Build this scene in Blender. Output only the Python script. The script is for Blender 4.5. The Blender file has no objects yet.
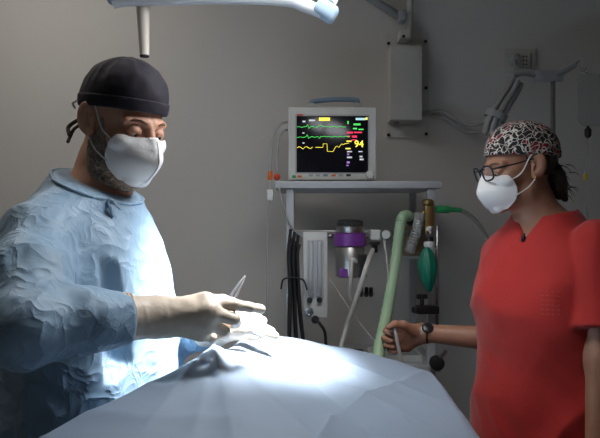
import bpy, bmesh, math, random
import numpy as np
from mathutils import Vector, Matrix

random.seed(4)
C = bpy.context.scene.collection
sc = bpy.context.scene

# ------------------------------------------------------------------ camera, world, lights, exposure
CAM_Z, FPX = 1.42, 620.0
cam = bpy.data.objects.new('camera', bpy.data.cameras.new('camera')); C.objects.link(cam)
cam.location = (0, 0, CAM_Z); cam.rotation_euler = (math.radians(90), 0, 0)
cam.data.sensor_width = 36; cam.data.lens = FPX / 600 * 36; cam.data.clip_start = .02
sc.camera = cam

w = bpy.data.worlds.new('world'); sc.world = w; w.use_nodes = True
w.node_tree.nodes['Background'].inputs[0].default_value = (.8, .9, 1, 1)
w.node_tree.nodes['Background'].inputs[1].default_value = .02

def light(name, kind, loc, aim, power, col, **kw):
    l = bpy.data.lights.new(name, kind); l.energy = power; l.color = col
    for k, v in kw.items(): setattr(l, k, v)
    o = bpy.data.objects.new(name, l); C.objects.link(o); o.location = loc
    o.rotation_euler = (Vector(aim) - Vector(loc)).to_track_quat('-Z', 'Y').to_euler()
    return o
# the surgical lamp's beam, leaving the lens of the lamp head above the table
light('surgical_lamp_beam', 'SPOT', (.12, 1.23, 1.93), (-.16, 1.315, 1.13), 400, (.95, .97, 1),
      spot_size=math.radians(41), spot_blend=.85, shadow_soft_size=.13)
light('surgical_lamp_spill', 'SPOT', (.12, 1.23, 1.93), (-.16, 1.3, 1.13), 14, (.97, .97, 1), spot_size=math.radians(150), spot_blend=1.0, shadow_soft_size=.12)
# dim unseen fill light, added overhead to brighten wall, gown and ear
light('ceiling_fill', 'AREA', (-.95, 1.6, 2.655), (-.65, 1.75, 1.0), 5.5, (1, .94, .86), shape='RECTANGLE', size=1.1, size_y=.3)

sc.view_settings.view_transform = 'Standard'; sc.view_settings.look = 'None'
sc.view_settings.gamma = 1; sc.view_settings.use_curve_mapping = False
sc.view_settings.exposure = 0.22
sc.cycles.use_denoising = True
sc.cycles.max_bounces = 8; sc.cycles.diffuse_bounces = 5; sc.cycles.sample_clamp_indirect = 4

# ------------------------------------------------------------------ helpers: points
def P(px, py, d):
    """point seen at photograph pixel px,py at depth d in front of the camera"""
    return np.array([(px - 300) / FPX * d, d, CAM_Z + (219 - py) / FPX * d])
def A(*v): return np.array(v, float)
def unit(v): v = np.asarray(v, float); return v / np.linalg.norm(v)

# ------------------------------------------------------------------ materials
def mat(name, col, rough=.6, metal=0, col2=None, scale=20, bump=0, bscale=60, emit=0, alpha=1, sheen=0, trans=0, ior=1.45, detail=3, spec=.5, sss=0):
    m = bpy.data.materials.new(name); m.use_nodes = True
    nt = m.node_tree; b = nt.nodes['Principled BSDF']
    tc = nt.nodes.new('ShaderNodeTexCoord')
    n = nt.nodes.new('ShaderNodeTexNoise'); n.inputs['Scale'].default_value = scale; n.inputs['Detail'].default_value = detail
    nt.links.new(tc.outputs['Object'], n.inputs['Vector'])
    if col2 is None: col2 = [c * .86 for c in col]
    mx = nt.nodes.new('ShaderNodeMix'); mx.data_type = 'RGBA'
    mx.inputs[6].default_value = (*col, 1); mx.inputs[7].default_value = (*col2, 1)
    nt.links.new(n.outputs['Fac'], mx.inputs[0]); nt.links.new(mx.outputs[2], b.inputs['Base Color'])
    b.inputs['Roughness'].default_value = rough; b.inputs['Metallic'].default_value = metal
    b.inputs['Specular IOR Level'].default_value = spec; b.inputs['IOR'].default_value = ior
    if sheen: b.inputs['Sheen Weight'].default_value = sheen
    if sss:
        b.inputs['Subsurface Weight'].default_value = sss; b.inputs['Subsurface Radius'].default_value = (1, .35, .2); b.inputs['Subsurface Scale'].default_value = .006
    if trans: b.inputs['Transmission Weight'].default_value = trans
    if emit: b.inputs['Emission Color'].default_value = (*col, 1); b.inputs['Emission Strength'].default_value = emit
    b.inputs['Alpha'].default_value = alpha
    if bump:
        n2 = nt.nodes.new('ShaderNodeTexNoise'); n2.inputs['Scale'].default_value = bscale; n2.inputs['Detail'].default_value = 6
        nt.links.new(tc.outputs['Object'], n2.inputs['Vector'])
        bp = nt.nodes.new('ShaderNodeBump'); bp.inputs['Strength'].default_value = bump; bp.inputs['Distance'].default_value = .01
        nt.links.new(n2.outputs['Fac'], bp.inputs['Height']); nt.links.new(bp.outputs['Normal'], b.inputs['Normal'])
    return m

def crumple(m, strength=.5, scale=22, dist=.012):
    """sharp crease bump of crumpled nonwoven cloth"""
    nt = m.node_tree; b = nt.nodes['Principled BSDF']
    tc = nt.nodes.new('ShaderNodeTexCoord')
    v = nt.nodes.new('ShaderNodeTexNoise'); v.noise_type = 'RIDGED_MULTIFRACTAL'; v.normalize = False
    for k_, q in (('Scale', scale), ('Detail', 3), ('Roughness', .5), ('Lacunarity', 2.1), ('Offset', .9), ('Gain', 1.2), ('Distortion', .5)): v.inputs[k_].default_value = q
    nt.links.new(tc.outputs['Object'], v.inputs['Vector'])
    bp = nt.nodes.new('ShaderNodeBump'); bp.inputs['Strength'].default_value = strength; bp.inputs['Distance'].default_value = dist
    nt.links.new(v.outputs['Fac'], bp.inputs['Height']); nt.links.new(bp.outputs['Normal'], b.inputs['Normal'])
    return m

M = dict(
    wall=mat('wall_plaster', (.66, .645, .62), .7, scale=3, col2=(.63, .615, .59), bump=.05, bscale=90),
    ceil=mat('ceiling_paint', (.42, .42, .41), .9),
    floor=mat('floor_vinyl', (.17, .19, .2), .5, scale=8),
    base=mat('baseboard_vinyl', (.25, .25, .25), .5),
    gown=crumple(mat('gown_blue_nonwoven', (.27, .40, .53), .5, scale=9, col2=(.24, .37, .50), spec=.5, sheen=.1), .38, 30, .006),
    drape=crumple(mat('drape_blue_nonwoven', (.27, .34, .43), .6, scale=6, col2=(.24, .31, .40), sheen=.1), .12, 4, .008),
    skin_m=mat('skin_light', (.60, .33, .22), .48, scale=45, col2=(.52, .26, .17), bump=.1, bscale=220, sss=.12),
    skin_w=mat('skin_tan', (.36, .18, .11), .48, scale=45, col2=(.30, .145, .09), bump=.08, bscale=220, sss=.1),
    glove=mat('latex_glove', (.80, .68, .55), .42, scale=25, col2=(.72, .60, .47), bump=.14, bscale=60),
    cap=mat('cap_dark_cotton', (.016, .012, .021), .8, scale=14, col2=(.011, .008, .015), bump=.05, bscale=160),
    mask=mat('mask_white', (.80, .79, .77), .8, scale=12, col2=(.76, .75, .73), bump=.1, bscale=180),
    strap=mat('elastic_white', (.72, .71, .69), .8),
    beard=mat('beard_grey', (.50, .40, .32), .9, scale=190, col2=(.20, .15, .115), bump=.9, bscale=320),
    hair_m=mat('hair_grey_brown', (.13, .105, .085), .8, scale=120, col2=(.05, .04, .03), bump=.8, bscale=200),
    brow=mat('eyebrow_hair', (.17, .10, .065), .9, scale=200, bump=.6, bscale=300),
    hair_w=mat('hair_dark_brown', (.020, .012, .009), .5, scale=90, col2=(.010, .006, .005), bump=.6, bscale=150),
    eye=mat('eye_white', (.7, .66, .62), .2), iris=mat('iris_brown', (.06, .03, .015), .15),
    scrub=mat('scrub_red', (.45, .018, .013), .8, scale=10, col2=(.40, .015, .011), bump=.1, bscale=300, sheen=.2),
    navy=mat('trousers_navy', (.05, .06, .09), .85), shoe=mat('clog_rubber', (.08, .08, .09), .6),
    black=mat('black_plastic', (.012, .012, .013), .35), blackr=mat('black_rubber', (.014, .013, .013), .6),
    steel=mat('steel', (.55, .55, .56), .25, 1), dsteel=mat('dull_steel', (.36, .35, .33), .38, 1),
    instr=mat('instrument_steel', (.82, .82, .84), .34, 1),
    white=mat('white_enamel', (.62, .62, .60), .45), offw=mat('offwhite_plastic', (.60, .59, .555), .45, bump=.03, bscale=300),
    lampw=mat('lamp_white', (.70, .72, .74), .35), lampb=mat('lamp_blue_grey', (.30, .40, .50), .4),
    lens=mat('lamp_lens', (.95, .97, 1), .3, emit=6),
    handle=mat('lamp_handle_cream', (.75, .68, .59), .45), grey=mat('grey_paint', (.35, .36, .37), .45),
    shelf=mat('shelf_grey', (.43, .44, .45), .4), blueh=mat('handle_blue', (.17, .25, .36), .4),
    screen=mat('screen_glass', (.006, .006, .010), .16),
    y_em=mat('screen_yellow', (.95, .80, .08), .5, emit=1.0), g_em=mat('screen_green', (.08, .75, .12), .5, emit=.75),
    r_em=mat('screen_red', (.9, .03, .10), .5, emit=.7), w_em=mat('screen_white', (.7, .72, .75), .5, emit=.45),
    p_em=mat('screen_violet', (.40, .22, .65), .5, emit=.5), c_em=mat('screen_cyan', (.45, .75, .8), .5, emit=.7),
    alarm=mat('alarm_yellow', (.95, .66, .03), .4, emit=.8), red=mat('red_plastic', (.62, .05, .02), .4), orange=mat('orange_plastic', (.7, .16, .03), .4),
    green=mat('green_plastic', (.03, .30, .10), .4), purple=mat('purple_plastic', (.14, .03, .22), .4),
    teal=mat('bag_green_rubber', (.006, .17, .105), .42, scale=12, col2=(.004, .13, .08)),
    hoseg=mat('hose_pale_green', (.30, .43, .27), .4), hosec=mat('hose_clear_grey', (.42, .43, .41), .35, alpha=.75),
    tubew=mat('tube_milky', (.55, .54, .50), .35, alpha=.85), cablew=mat('cable_grey', (.36, .36, .35), .5),
    brass=mat('brass', (.42, .30, .12), .35, 1), beige=mat('absorber_beige', (.30, .22, .14), .6),
    acryl=mat('clear_acrylic', (.62, .64, .66), .1, alpha=.45), bag=mat('clear_bag', (.45, .46, .46), .15, alpha=.30),
    glassl=mat('spectacle_lens', (.8, .85, .9), .03, alpha=.10), gold=mat('gold', (.8, .5, .15), .25, 1),
    yellow=mat('yellow_plastic', (.6, .42, .05), .4), dark=mat('dark_slot', (.02, .02, .02), .8),
    print=mat('faded_print', (.46, .055, .045), .8),
    screenrim=mat('bezel_grey', (.42, .415, .40), .5),
)

# patterned cap: white outlines around black and dark red patches
def cap_pattern():
    m = bpy.data.materials.new('cap_print'); m.use_nodes = True; nt = m.node_tree; b = nt.nodes['Principled BSDF']
    b.inputs['Roughness'].default_value = .85
    tc = nt.nodes.new('ShaderNodeTexCoord'); nz = nt.nodes.new('ShaderNodeTexNoise'); nz.inputs['Scale'].default_value = 38; nz.inputs['Detail'].default_value = 1
    nt.links.new(tc.outputs['Object'], nz.inputs['Vector'])
    ad = nt.nodes.new('ShaderNodeMixRGB'); ad.blend_type = 'ADD'; ad.inputs[0].default_value = .045
    nt.links.new(tc.outputs['Object'], ad.inputs[1]); nt.links.new(nz.outputs['Color'], ad.inputs[2])
    v = nt.nodes.new('ShaderNodeTexVoronoi'); v.feature = 'DISTANCE_TO_EDGE'; v.inputs['Scale'].default_value = 72
    v2 = nt.nodes.new('ShaderNodeTexVoronoi'); v2.feature = 'F1'; v2.inputs['Scale'].default_value = 72
    for q in (v, v2): nt.links.new(ad.outputs[0], q.inputs['Vector'])
    lt = nt.nodes.new('ShaderNodeMath'); lt.operation = 'LESS_THAN'; lt.inputs[1].default_value = .062
    nt.links.new(v.outputs['Distance'], lt.inputs[0])
    sp = nt.nodes.new('ShaderNodeSeparateColor'); nt.links.new(v2.outputs['Color'], sp.inputs[0])
    gt = nt.nodes.new('ShaderNodeMath'); gt.operation = 'GREATER_THAN'; gt.inputs[1].default_value = .74
    nt.links.new(sp.outputs[0], gt.inputs[0])
    m1 = nt.nodes.new('ShaderNodeMix'); m1.data_type = 'RGBA'; m1.inputs[6].default_value = (.012, .011, .012, 1); m1.inputs[7].default_value = (.20, .012, .02, 1)
    nt.links.new(gt.outputs[0], m1.inputs[0])
    m2 = nt.nodes.new('ShaderNodeMix'); m2.data_type = 'RGBA'; m2.inputs[7].default_value = (.62, .57, .52, 1)
    nt.links.new(lt.outputs[0], m2.inputs[0]); nt.links.new(m1.outputs[2], m2.inputs[6])
    nt.links.new(m2.outputs[2], b.inputs['Base Color'])
    return m
M['capw'] = cap_pattern()

# ------------------------------------------------------------------ helpers: objects
ORG = {}
def thing(name, label, cat, loc=(0, 0, 0), group=None):
    o = bpy.data.objects.new(name, None); C.objects.link(o); o.location = loc; o.empty_display_size = .05
    o['label'] = label; o['category'] = cat
    if group: o['group'] = group
    ORG[o.name] = np.array(loc, float); return o
def tag(o, label, cat, group=None):
    o['label'] = label; o['category'] = cat
    if group: o['group'] = group
    return o
def mesh_obj(name, V, F, m, parent=None, smooth=True):
    V = np.asarray(V, np.float32)
    if parent is not None: org = ORG[parent.name]
    else: org = np.array([(V[:, 0].min() + V[:, 0].max()) / 2, (V[:, 1].min() + V[:, 1].max()) / 2, V[:, 2].min()])
    V = V - org.astype(np.float32)
    me = bpy.data.meshes.new(name)
    if isinstance(F, np.ndarray):
        nf = len(F); k = F.shape[1]
        me.vertices.add(len(V)); me.vertices.foreach_set('co', V.ravel())
        me.loops.add(nf * k); me.loops.foreach_set('vertex_index', F.ravel().astype(np.int32))
        me.polygons.add(nf); me.polygons.foreach_set('loop_start', np.arange(0, nf * k, k, dtype=np.int32))
        me.update(calc_edges=True); me.validate()
    else:
        me.from_pydata([tuple(map(float, v)) for v in V], [], F); me.update()
    me.materials.append(m)
    me.polygons.foreach_set('use_smooth', np.full(len(me.polygons), bool(smooth))); me.update()
    if smooth is True:
        try: me.set_sharp_from_angle(angle=math.radians(48))
        except Exception: pass
    o = bpy.data.objects.new(name, me); C.objects.link(o)
    if parent is None: o.location = org; ORG[o.name] = org
    else: o.parent = parent; ORG[o.name] = org
    return o

def frame_of(d):
    d = unit(d); a = A(0, 0, 1) if abs(d[2]) < .9 else A(1, 0, 0)
    u = unit(np.cross(a, d)); return u, np.cross(d, u), d
def spline(pts, n=8):
    pts = [np.asarray(p, float) for p in pts]
    if len(pts) < 3: return [pts[0] + (pts[1] - pts[0]) * t for t in np.linspace(0, 1, n + 1)]
    Q = [2 * pts[0] - pts[1]] + pts + [2 * pts[-1] - pts[-2]]; out = []
    for i in range(1, len(Q) - 2):
        p0, p1, p2, p3 = Q[i - 1:i + 3]
        for t in np.linspace(0, 1, n, endpoint=False):
            out.append(.5 * (2 * p1 + (p2 - p0) * t + (2 * p0 - 5 * p1 + 4 * p2 - p3) * t * t + (3 * p1 - p0 - 3 * p2 + p3) * t ** 3))
    out.append(pts[-1]); return out

class G:
    """collects geometry of ONE mesh part in world coordinates"""
    def __init__(s): s.v = []; s.f = []
    def add(s, V, F):
        o = len(s.v); s.v += [tuple(map(float, p)) for p in V]; s.f += [tuple(i + o for i in f) for f in F]; return s
    def box(s, c, size, bev=.0, rot=None, seg=2):
        bm = bmesh.new(); bmesh.ops.create_cube(bm, size=1)
        for v in bm.verts: v.co = Vector((v.co.x * size[0], v.co.y * size[1], v.co.z * size[2]))
        if bev: bmesh.ops.bevel(bm, geom=list(bm.edges), offset=bev, segments=seg, profile=.6, affect='EDGES')
        R = rot if rot is not None else np.eye(3)
        bm.verts.index_update()
        V = [R @ np.array(v.co) + np.asarray(c, float) for v in bm.verts]
        F = [[v.index for v in f.verts] for f in bm.faces]; bm.free(); return s.add(V, F)
    def tube(s, pts, r, n=10, k=8, rfun=None, closed=False, raw=False):
        Q = [np.asarray(p, float) for p in pts] if raw else spline(pts, k)
        m = len(Q)
        rr = np.interp(np.linspace(0, 1, m), np.linspace(0, 1, len(r)), r) if hasattr(r, '__len__') else np.full(m, float(r))
        T = [unit((Q[(i + 1) % m] - Q[i - 1]) if closed else (Q[min(i + 1, m - 1)] - Q[max(i - 1, 0)])) for i in range(m)]
        u, v, _ = frame_of(T[0]); V = []; F = []
        for i in range(m):
            u = unit(u - T[i] * np.dot(u, T[i])); v = np.cross(T[i], u)
            q = rr[i] * (rfun(i) if rfun else 1)
            for j in range(n):
                a = 2 * math.pi * j / n; V.append(Q[i] + q * (math.cos(a) * u + math.sin(a) * v))
        for i in range(m if closed else m - 1):
            b = (i + 1) % m
            for j in range(n): F.append((i * n + j, i * n + (j + 1) % n, b * n + (j + 1) % n, b * n + j))
        if not closed: F.append(tuple(range(n))[::-1]); F.append(tuple((m - 1) * n + j for j in range(n)))
        return s.add(V, F)
    def lathe(s, a, d, prof, n=24, caps=True):
        """prof: list of (distance along d, radius)"""
        u, v, d = frame_of(d); a = np.asarray(a, float); V = []; F = []
        for h, r in prof:
            for j in range(n):
                t = 2 * math.pi * j / n; V.append(a + d * h + max(r, 1e-5) * (math.cos(t) * u + math.sin(t) * v))
        m = len(prof)
        for i in range(m - 1):
            for j in range(n): F.append((i * n + j, i * n + (j + 1) % n, (i + 1) * n + (j + 1) % n, (i + 1) * n + j))
        if caps: F.append(tuple(range(n))[::-1]); F.append(tuple((m - 1) * n + j for j in range(n)))
        return s.add(V, F)
    def cyl(s, a, b, r, n=16, r2=None):
        a = np.asarray(a, float); b = np.asarray(b, float); L = np.linalg.norm(b - a); r2 = r if r2 is None else r2; e = min(.0015, L * .2, r * .3)
        return s.lathe(a, b - a, [(0, r - e), (e, r), (L - e, r2), (L, r2 - min(e, r2 * .5))], n)
    def ball(s, c, r, R=None, n=16):
        r = np.broadcast_to(np.asarray(r, float), (3,)); V = []; F = []; R = np.eye(3) if R is None else R
        for i in range(n + 1):
            th = math.pi * i / n
            for j in range(n):
                ph = 2 * math.pi * j / n; e = 1e-4 if i in (0, n) else 0
                V.append(np.asarray(c) + R @ (r * np.array([(math.sin(th) + e) * math.cos(ph), (math.sin(th) + e) * math.sin(ph), math.cos(th)])))
        for i in range(n):
            for j in range(n): F.append((i * n + j, (i + 1) * n + j, (i + 1) * n + (j + 1) % n, i * n + (j + 1) % n))
        return s.add(V, F)
    def build(s, name, m, parent=None, smooth=True): return mesh_obj(name, s.v, s.f, M[m] if isinstance(m, str) else m, parent, smooth)

def text(name, s, size, c, m, parent, normal_rot=(math.pi / 2, 0, 0), depth=.0006):
    cu = bpy.data.curves.new(name, 'FONT'); cu.body = s; cu.size = size; cu.align_x = 'CENTER'; cu.align_y = 'CENTER'; cu.extrude = depth; cu.offset = size * .018
    t = bpy.data.objects.new(name, cu); C.objects.link(t); bpy.context.view_layer.update()
    me = bpy.data.meshes.new_from_object(t.evaluated_get(bpy.context.evaluated_depsgraph_get()))
    bpy.data.objects.remove(t); R = np.array(__import__('mathutils').Euler(normal_rot).to_matrix())
    V = [R @ np.array(v.co) + np.asarray(c, float) for v in me.vertices]; F = [tuple(p.vertices) for p in me.polygons]
    return mesh_obj(name, V, F, M[m], parent, False)

# ------------------------------------------------------------------ helpers: smooth bodies from distance fields
_rt = np.random.RandomState(7).rand(32, 32, 32).astype(np.float32)
def vnoise(p):
    i = np.floor(p).astype(np.int64); f = (p - i).astype(np.float32); f = f * f * (3 - 2 * f)
    i0 = i & 31; i1 = (i + 1) & 31; r = 0
    for a in (0, 1):
        xa = (i1 if a else i0)[:, 0]; wa = f[:, 0] if a else 1 - f[:, 0]
        for b in (0, 1):
            yb = (i1 if b else i0)[:, 1]; wb = f[:, 1] if b else 1 - f[:, 1]
            for c in (0, 1):
                zc = (i1 if c else i0)[:, 2]; wc = f[:, 2] if c else 1 - f[:, 2]
                r = r + _rt[xa, yb, zc] * (wa * wb * wc)
    return r
def ridge(p): n = vnoise(p); return 1 - np.abs(2 * n - 1)
def smin(a, b, k):
    h = np.clip(.5 + .5 * (b - a) / k, 0, 1); return b * (1 - h) + a * h - k * h * (1 - h)
def smax(a, b, k): return -smin(-a, -b, k)
def ell(q, c, r):
    c = np.array(c, np.float32); r = np.array(r, np.float32); d = (q - c); k0 = np.sqrt(((d / r) ** 2).sum(1)); k1 = np.sqrt(((d / (r * r)) ** 2).sum(1)) + 1e-9
    return k0 * (k0 - 1) / k1
def cone(q, a, b, ra, rb):
    a = np.array(a, np.float32); b = np.array(b, np.float32); ba = b - a; pa = q - a
    h = np.clip(pa @ ba / (ba @ ba), 0, 1); return np.sqrt(((pa - h[:, None] * ba) ** 2).sum(1)) - (ra + (rb - ra) * h)
def chain(q, pts, rs, k=.004):
    d = None
    for i in range(len(pts) - 1):
        e = cone(q, pts[i], pts[i + 1], rs[i], rs[i + 1]); d = e if d is None else smin(d, e, k)
    return d
def rotz(q, c, ang):
    c = np.array(c, np.float32); d = q - c; ca, sa = math.cos(ang), math.sin(ang)
    return np.stack([d[:, 0] * ca + d[:, 1] * sa, -d[:, 0] * sa + d[:, 1] * ca, d[:, 2]], 1)
class Loft:
    """stack of elliptical sections: rows (z, forward offset, half depth, half width)"""
    def __init__(s, cx, cy, yaw, rows, side=None, ex=2.2):
        s.c = (cx, cy, 0); s.yaw = yaw; rows = np.array(rows, float); t = np.arange(len(rows)); tt = np.linspace(0, len(rows) - 1, 12 * len(rows))
        pts = spline(list(rows), 12); s.tab = np.array(pts); s.z0 = rows[0, 0]; s.z1 = rows[-1, 0]; s.ex = ex
    def __call__(s, p):
        q = rotz(p, s.c, s.yaw); z = p[:, 2]; T = s.tab
        off = np.interp(z, T[:, 0], T[:, 1]); ru = np.interp(z, T[:, 0], T[:, 2]); rv = np.interp(z, T[:, 0], T[:, 3])
        k = (np.abs((q[:, 0] - off) / ru) ** s.ex + np.abs(q[:, 1] / rv) ** s.ex + 1e-9) ** (1 / s.ex)
        d = (k - 1) * np.minimum(ru, rv) * .9
        return smax(d, np.maximum(s.z0 - z, z - s.z1), .03)

def axis(*segs):
    out = [segs[0][0]]
    for lo, hi, h in segs:
        n = max(1, int(round((hi - lo) / h))); out += list(np.linspace(lo, hi, n + 1)[1:])
    return np.array(out, np.float32)

def net(f, xs, ys, zs, B=6, slack=.02):
    fc = (lambda p: f(p, .3)) if isinstance(f, Body) else f
    nx, ny, nz = len(xs), len(ys), len(zs)
    def blocks(a):
        s = [a[i:i + B] for i in range(0, len(a), B)]; return np.array([(q[0] + q[-1]) / 2 for q in s], np.float32), np.array([(q[-1] - q[0]) / 2 for q in s], np.float32)
    (bx, hx), (by, hy), (bz, hz) = blocks(xs), blocks(ys), blocks(zs)
    gc = np.stack(np.meshgrid(bx, by, bz, indexing='ij'), -1).reshape(-1, 3)
    gh = np.stack(np.meshgrid(hx, hy, hz, indexing='ij'), -1).reshape(-1, 3)
    dc = np.concatenate([fc(gc[i:i + 200000]) for i in range(0, len(gc), 200000)])
    act = np.abs(dc) < np.linalg.norm(gh, axis=1) * 1.35 + slack
    shp = (len(bx), len(by), len(bz))
    up = lambda a: np.repeat(np.repeat(np.repeat(a.reshape(shp), B, 0), B, 1), B, 2)[:nx, :ny, :nz]
    V = np.where(up(dc) < 0, np.float32(-1), np.float32(1)).astype(np.float32)
    I = np.nonzero(up(act)); N = len(I[0])
    for a in range(0, N, 400000):
        i, j, k = (q[a:a + 400000] for q in I)
        V[i, j, k] = f(np.stack([xs[i], ys[j], zs[k]], 1))
    S = V < 0; cnt = np.zeros((nx - 1, ny - 1, nz - 1), np.int8)
    cor = [(a, b, c) for a in (0, 1) for b in (0, 1) for c in (0, 1)]
    for a, b, c in cor: cnt += S[a:nx - 1 + a, b:ny - 1 + b, c:nz - 1 + c]
    ci, cj, ck = np.nonzero((cnt > 0) & (cnt < 8)); n = len(ci)
    vid = np.full(cnt.shape, -1, np.int32); vid[ci, cj, ck] = np.arange(n)
    val = {c: V[ci + c[0], cj + c[1], ck + c[2]] for c in cor}
    pos = np.zeros((n, 3), np.float32); num = np.zeros(n, np.float32)
    for a in cor:
        for ax in range(3):
            if a[ax]: continue
            b = list(a); b[ax] = 1; va, vb = val[a], val[tuple(b)]; x = (va < 0) != (vb < 0)
            t = np.where(x, va / np.where(va == vb, 1, va - vb), 0)
            p = np.tile(np.array(a, np.float32), (n, 1)); p[:, ax] += t; pos += p * x[:, None]; num += x
    pos /= num[:, None]; idx = pos + np.stack([ci, cj, ck], 1)
    co = np.stack([np.interp(idx[:, 0], np.arange(nx), xs), np.interp(idx[:, 1], np.arange(ny), ys), np.interp(idx[:, 2], np.arange(nz), zs)], 1)
    Q = []
    for ax in range(3):
        sl0 = [slice(0, None)] * 3; sl1 = [slice(0, None)] * 3; sl0[ax] = slice(0, -1); sl1[ax] = slice(1, None)
        X = S[tuple(sl0)] != S[tuple(sl1)]; e = np.array(np.nonzero(X)).T
        o1, o2 = [q for q in range(3) if q != ax]
        lim = np.array(cnt.shape)
        e = e[(e[:, o1] > 0) & (e[:, o2] > 0) & (e[:, o1] < lim[o1]) & (e[:, o2] < lim[o2])]
        if not len(e): continue
        def g(d1, d2): q = e.copy(); q[:, o1] += d1; q[:, o2] += d2; return vid[q[:, 0], q[:, 1], q[:, 2]]
        quad = np.stack([g(-1, -1), g(0, -1), g(0, 0), g(-1, 0)], 1)
        inside = S[e[:, 0], e[:, 1], e[:, 2]]
        flip = ~inside if ax != 1 else inside
        quad[flip] = quad[flip][:, ::-1]; Q.append(quad)
    Q = np.concatenate(Q); Q = Q[(Q >= 0).all(1)]
    return co, Q

class Body:
    def __init__(s): s.ops = []
    def u(s, fn, lo, hi, k=.02): s.ops.append((fn, np.array(lo, np.float32), np.array(hi, np.float32), k, 'u')); return s
    def sub(s, fn, lo, hi, k=.01): s.ops.append((fn, np.array(lo, np.float32), np.array(hi, np.float32), k, 's')); return s
    def limb(s, pts, rs, k=.03, kk=.03):
        pts = [np.asarray(p, float) for p in pts]; r = max(rs); lo = np.min(pts, 0) - r; hi = np.max(pts, 0) + r
        return s.u(lambda q: chain(q, pts, rs, kk), lo, hi, k)
    def __call__(s, p, m=.07):
        p = p.astype(np.float32); d = np.full(len(p), .25, np.float32)
        for fn, lo, hi, k, op in s.ops:
            w = ((p > lo - m) & (p < hi + m)).all(1)
            if not w.any(): continue
            v = fn(p[w]).astype(np.float32)
            d[w] = smin(d[w], v, k) if op == 'u' else smax(d[w], -v, k)
        return d

def sdf_obj(name, f, ax, m, parent, slack=.02, B=6):
    V, F = net(f, *ax, B=B, slack=slack); return mesh_obj(name, V, F, M[m], parent, 'sdf')
def ax3(lo, hi, h): return tuple(axis((a, b, h)) for a, b in zip(lo, hi))

# ------------------------------------------------------------------ the room
def structure(name, m, boxes):
    g = G()
    for c, sz in boxes: g.box(c, sz)
    o = g.build(name, m, None, False); o['kind'] = 'structure'; return o
structure('floor', 'floor', [((-.2, .45, -.05), (4.2, 4.3, .1))])
structure('ceiling', 'ceil', [((-.2, .45, 2.75), (4.2, 4.3, .1))])
structure('wall_back', 'wall', [((-.2, 2.55, 1.35), (4.2, .1, 2.7))])
structure('wall_front', 'wall', [((-.2, -1.65, 1.35), (4.2, .1, 2.7))])
structure('wall_left', 'wall', [((-2.25, .45, 1.35), (.1, 4.1, 2.7))])
structure('wall_right', 'wall', [((1.85, .45, 1.35), (.1, 4.1, 2.7))])
structure('baseboard_back', 'base', [((-.2, 2.493, .05), (3.98, .014, .1))])

# ------------------------------------------------------------------ made-up fixture for the added overhead fill (outside the frame)
t = thing('fill_fixture', 'long dim fill panel added flush on the ceiling, out of view', 'fill light', (-.95, 1.6, 2.7))
G().box((-.95, 1.6, 2.69), (1.2, .34, .02), .005).build('fill_frame', 'white', t, False)
G().box((-.95, 1.6, 2.678), (1.1, .28, .006), .002).build('fill_panel', mat('fill_panel', (.9, .86, .8), .5, emit=.6), t, False)

# ------------------------------------------------------------------ surgical lamp
t = thing('surgical_lamp', 'white surgical lamp with a hanging cream handle above the table, hung from the ceiling', 'surgical lamp', (-.06, 1.42, 2.7))
hc = A(.13, 1.235, 2.03); ha = unit(A(-.28, .085, -.80))
G().lathe(hc - ha * .03, ha, [(0, .03), (.005, .10), (.03, .20), (.06, .24), (.085, .245), (.092, .235)], 40).build('lamp_head', 'lampw', t)
G().lathe(hc + ha * .058, ha, [(0, .225), (.006, .222), (.010, .20), (.011, .01)], 40).build('lens', 'lens', t)
D = 1.37
rail = [P(113, 2, D), P(126, 0, D), P(160, -1, D), P(200, -2, D), P(250, -2, D), P(288, 0, D), P(306, 6, D), P(322, 12, D)]
G().tube(rail, .0142, 14).build('rail', 'lampw', t)
g = G()
for px in (150, 262): g.cyl(P(px, -4, D), hc + A(-.17 + (px - 206) * .0010, .06, .03), .009)
g.build('rail_bracket', 'lampw', t)
g = G(); c = P(326, 11, D)
a = math.radians(32); Ry = np.array([[math.cos(a), 0, math.sin(a)], [0, 1, 0], [-math.sin(a), 0, math.cos(a)]])
g.box(c, (.052, .042, .036), .012, Ry, 3); g.build('joint_block', 'lampb', t)
G().tube([P(328, 4, D), P(334, -14, D + .02), P(330, -60, D + .06), A(.10, 1.50, 2.12), A(.04, 1.50, 2.20)], .017, 12).build('yoke', 'lampw', t)
G().ball(P(114, -1, D), (.016, .018, .014)).build('end_cap', 'lampb', t)
h = G(); top = P(142.5, -6, D + .02); bot = P(144.5, 56, D + .02)
HL = np.linalg.norm(bot - top); h.lathe(top, bot - top, [(0, .0150), (.02, .0155), (.06, .0138), (.10, .0120), (HL, .0104)], 20); hd = h.build('handle', 'handle', t)
G().lathe(bot, bot - top, [(-.001, .0106), (.002, .0102), (.003, .003)], 20).build('handle_tip', 'dark', hd)
G().cyl(A(.04, 1.50, 2.18), A(.04, 1.50, 2.60), .022).build('drop_tube', 'lampw', t)
G().lathe(A(.04, 1.50, 2.6995), A(0, 0, -1), [(0, .10), (.06, .09), (.11, .04), (.12, .024)], 28).build('ceiling_mount', 'lampw', t)

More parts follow.
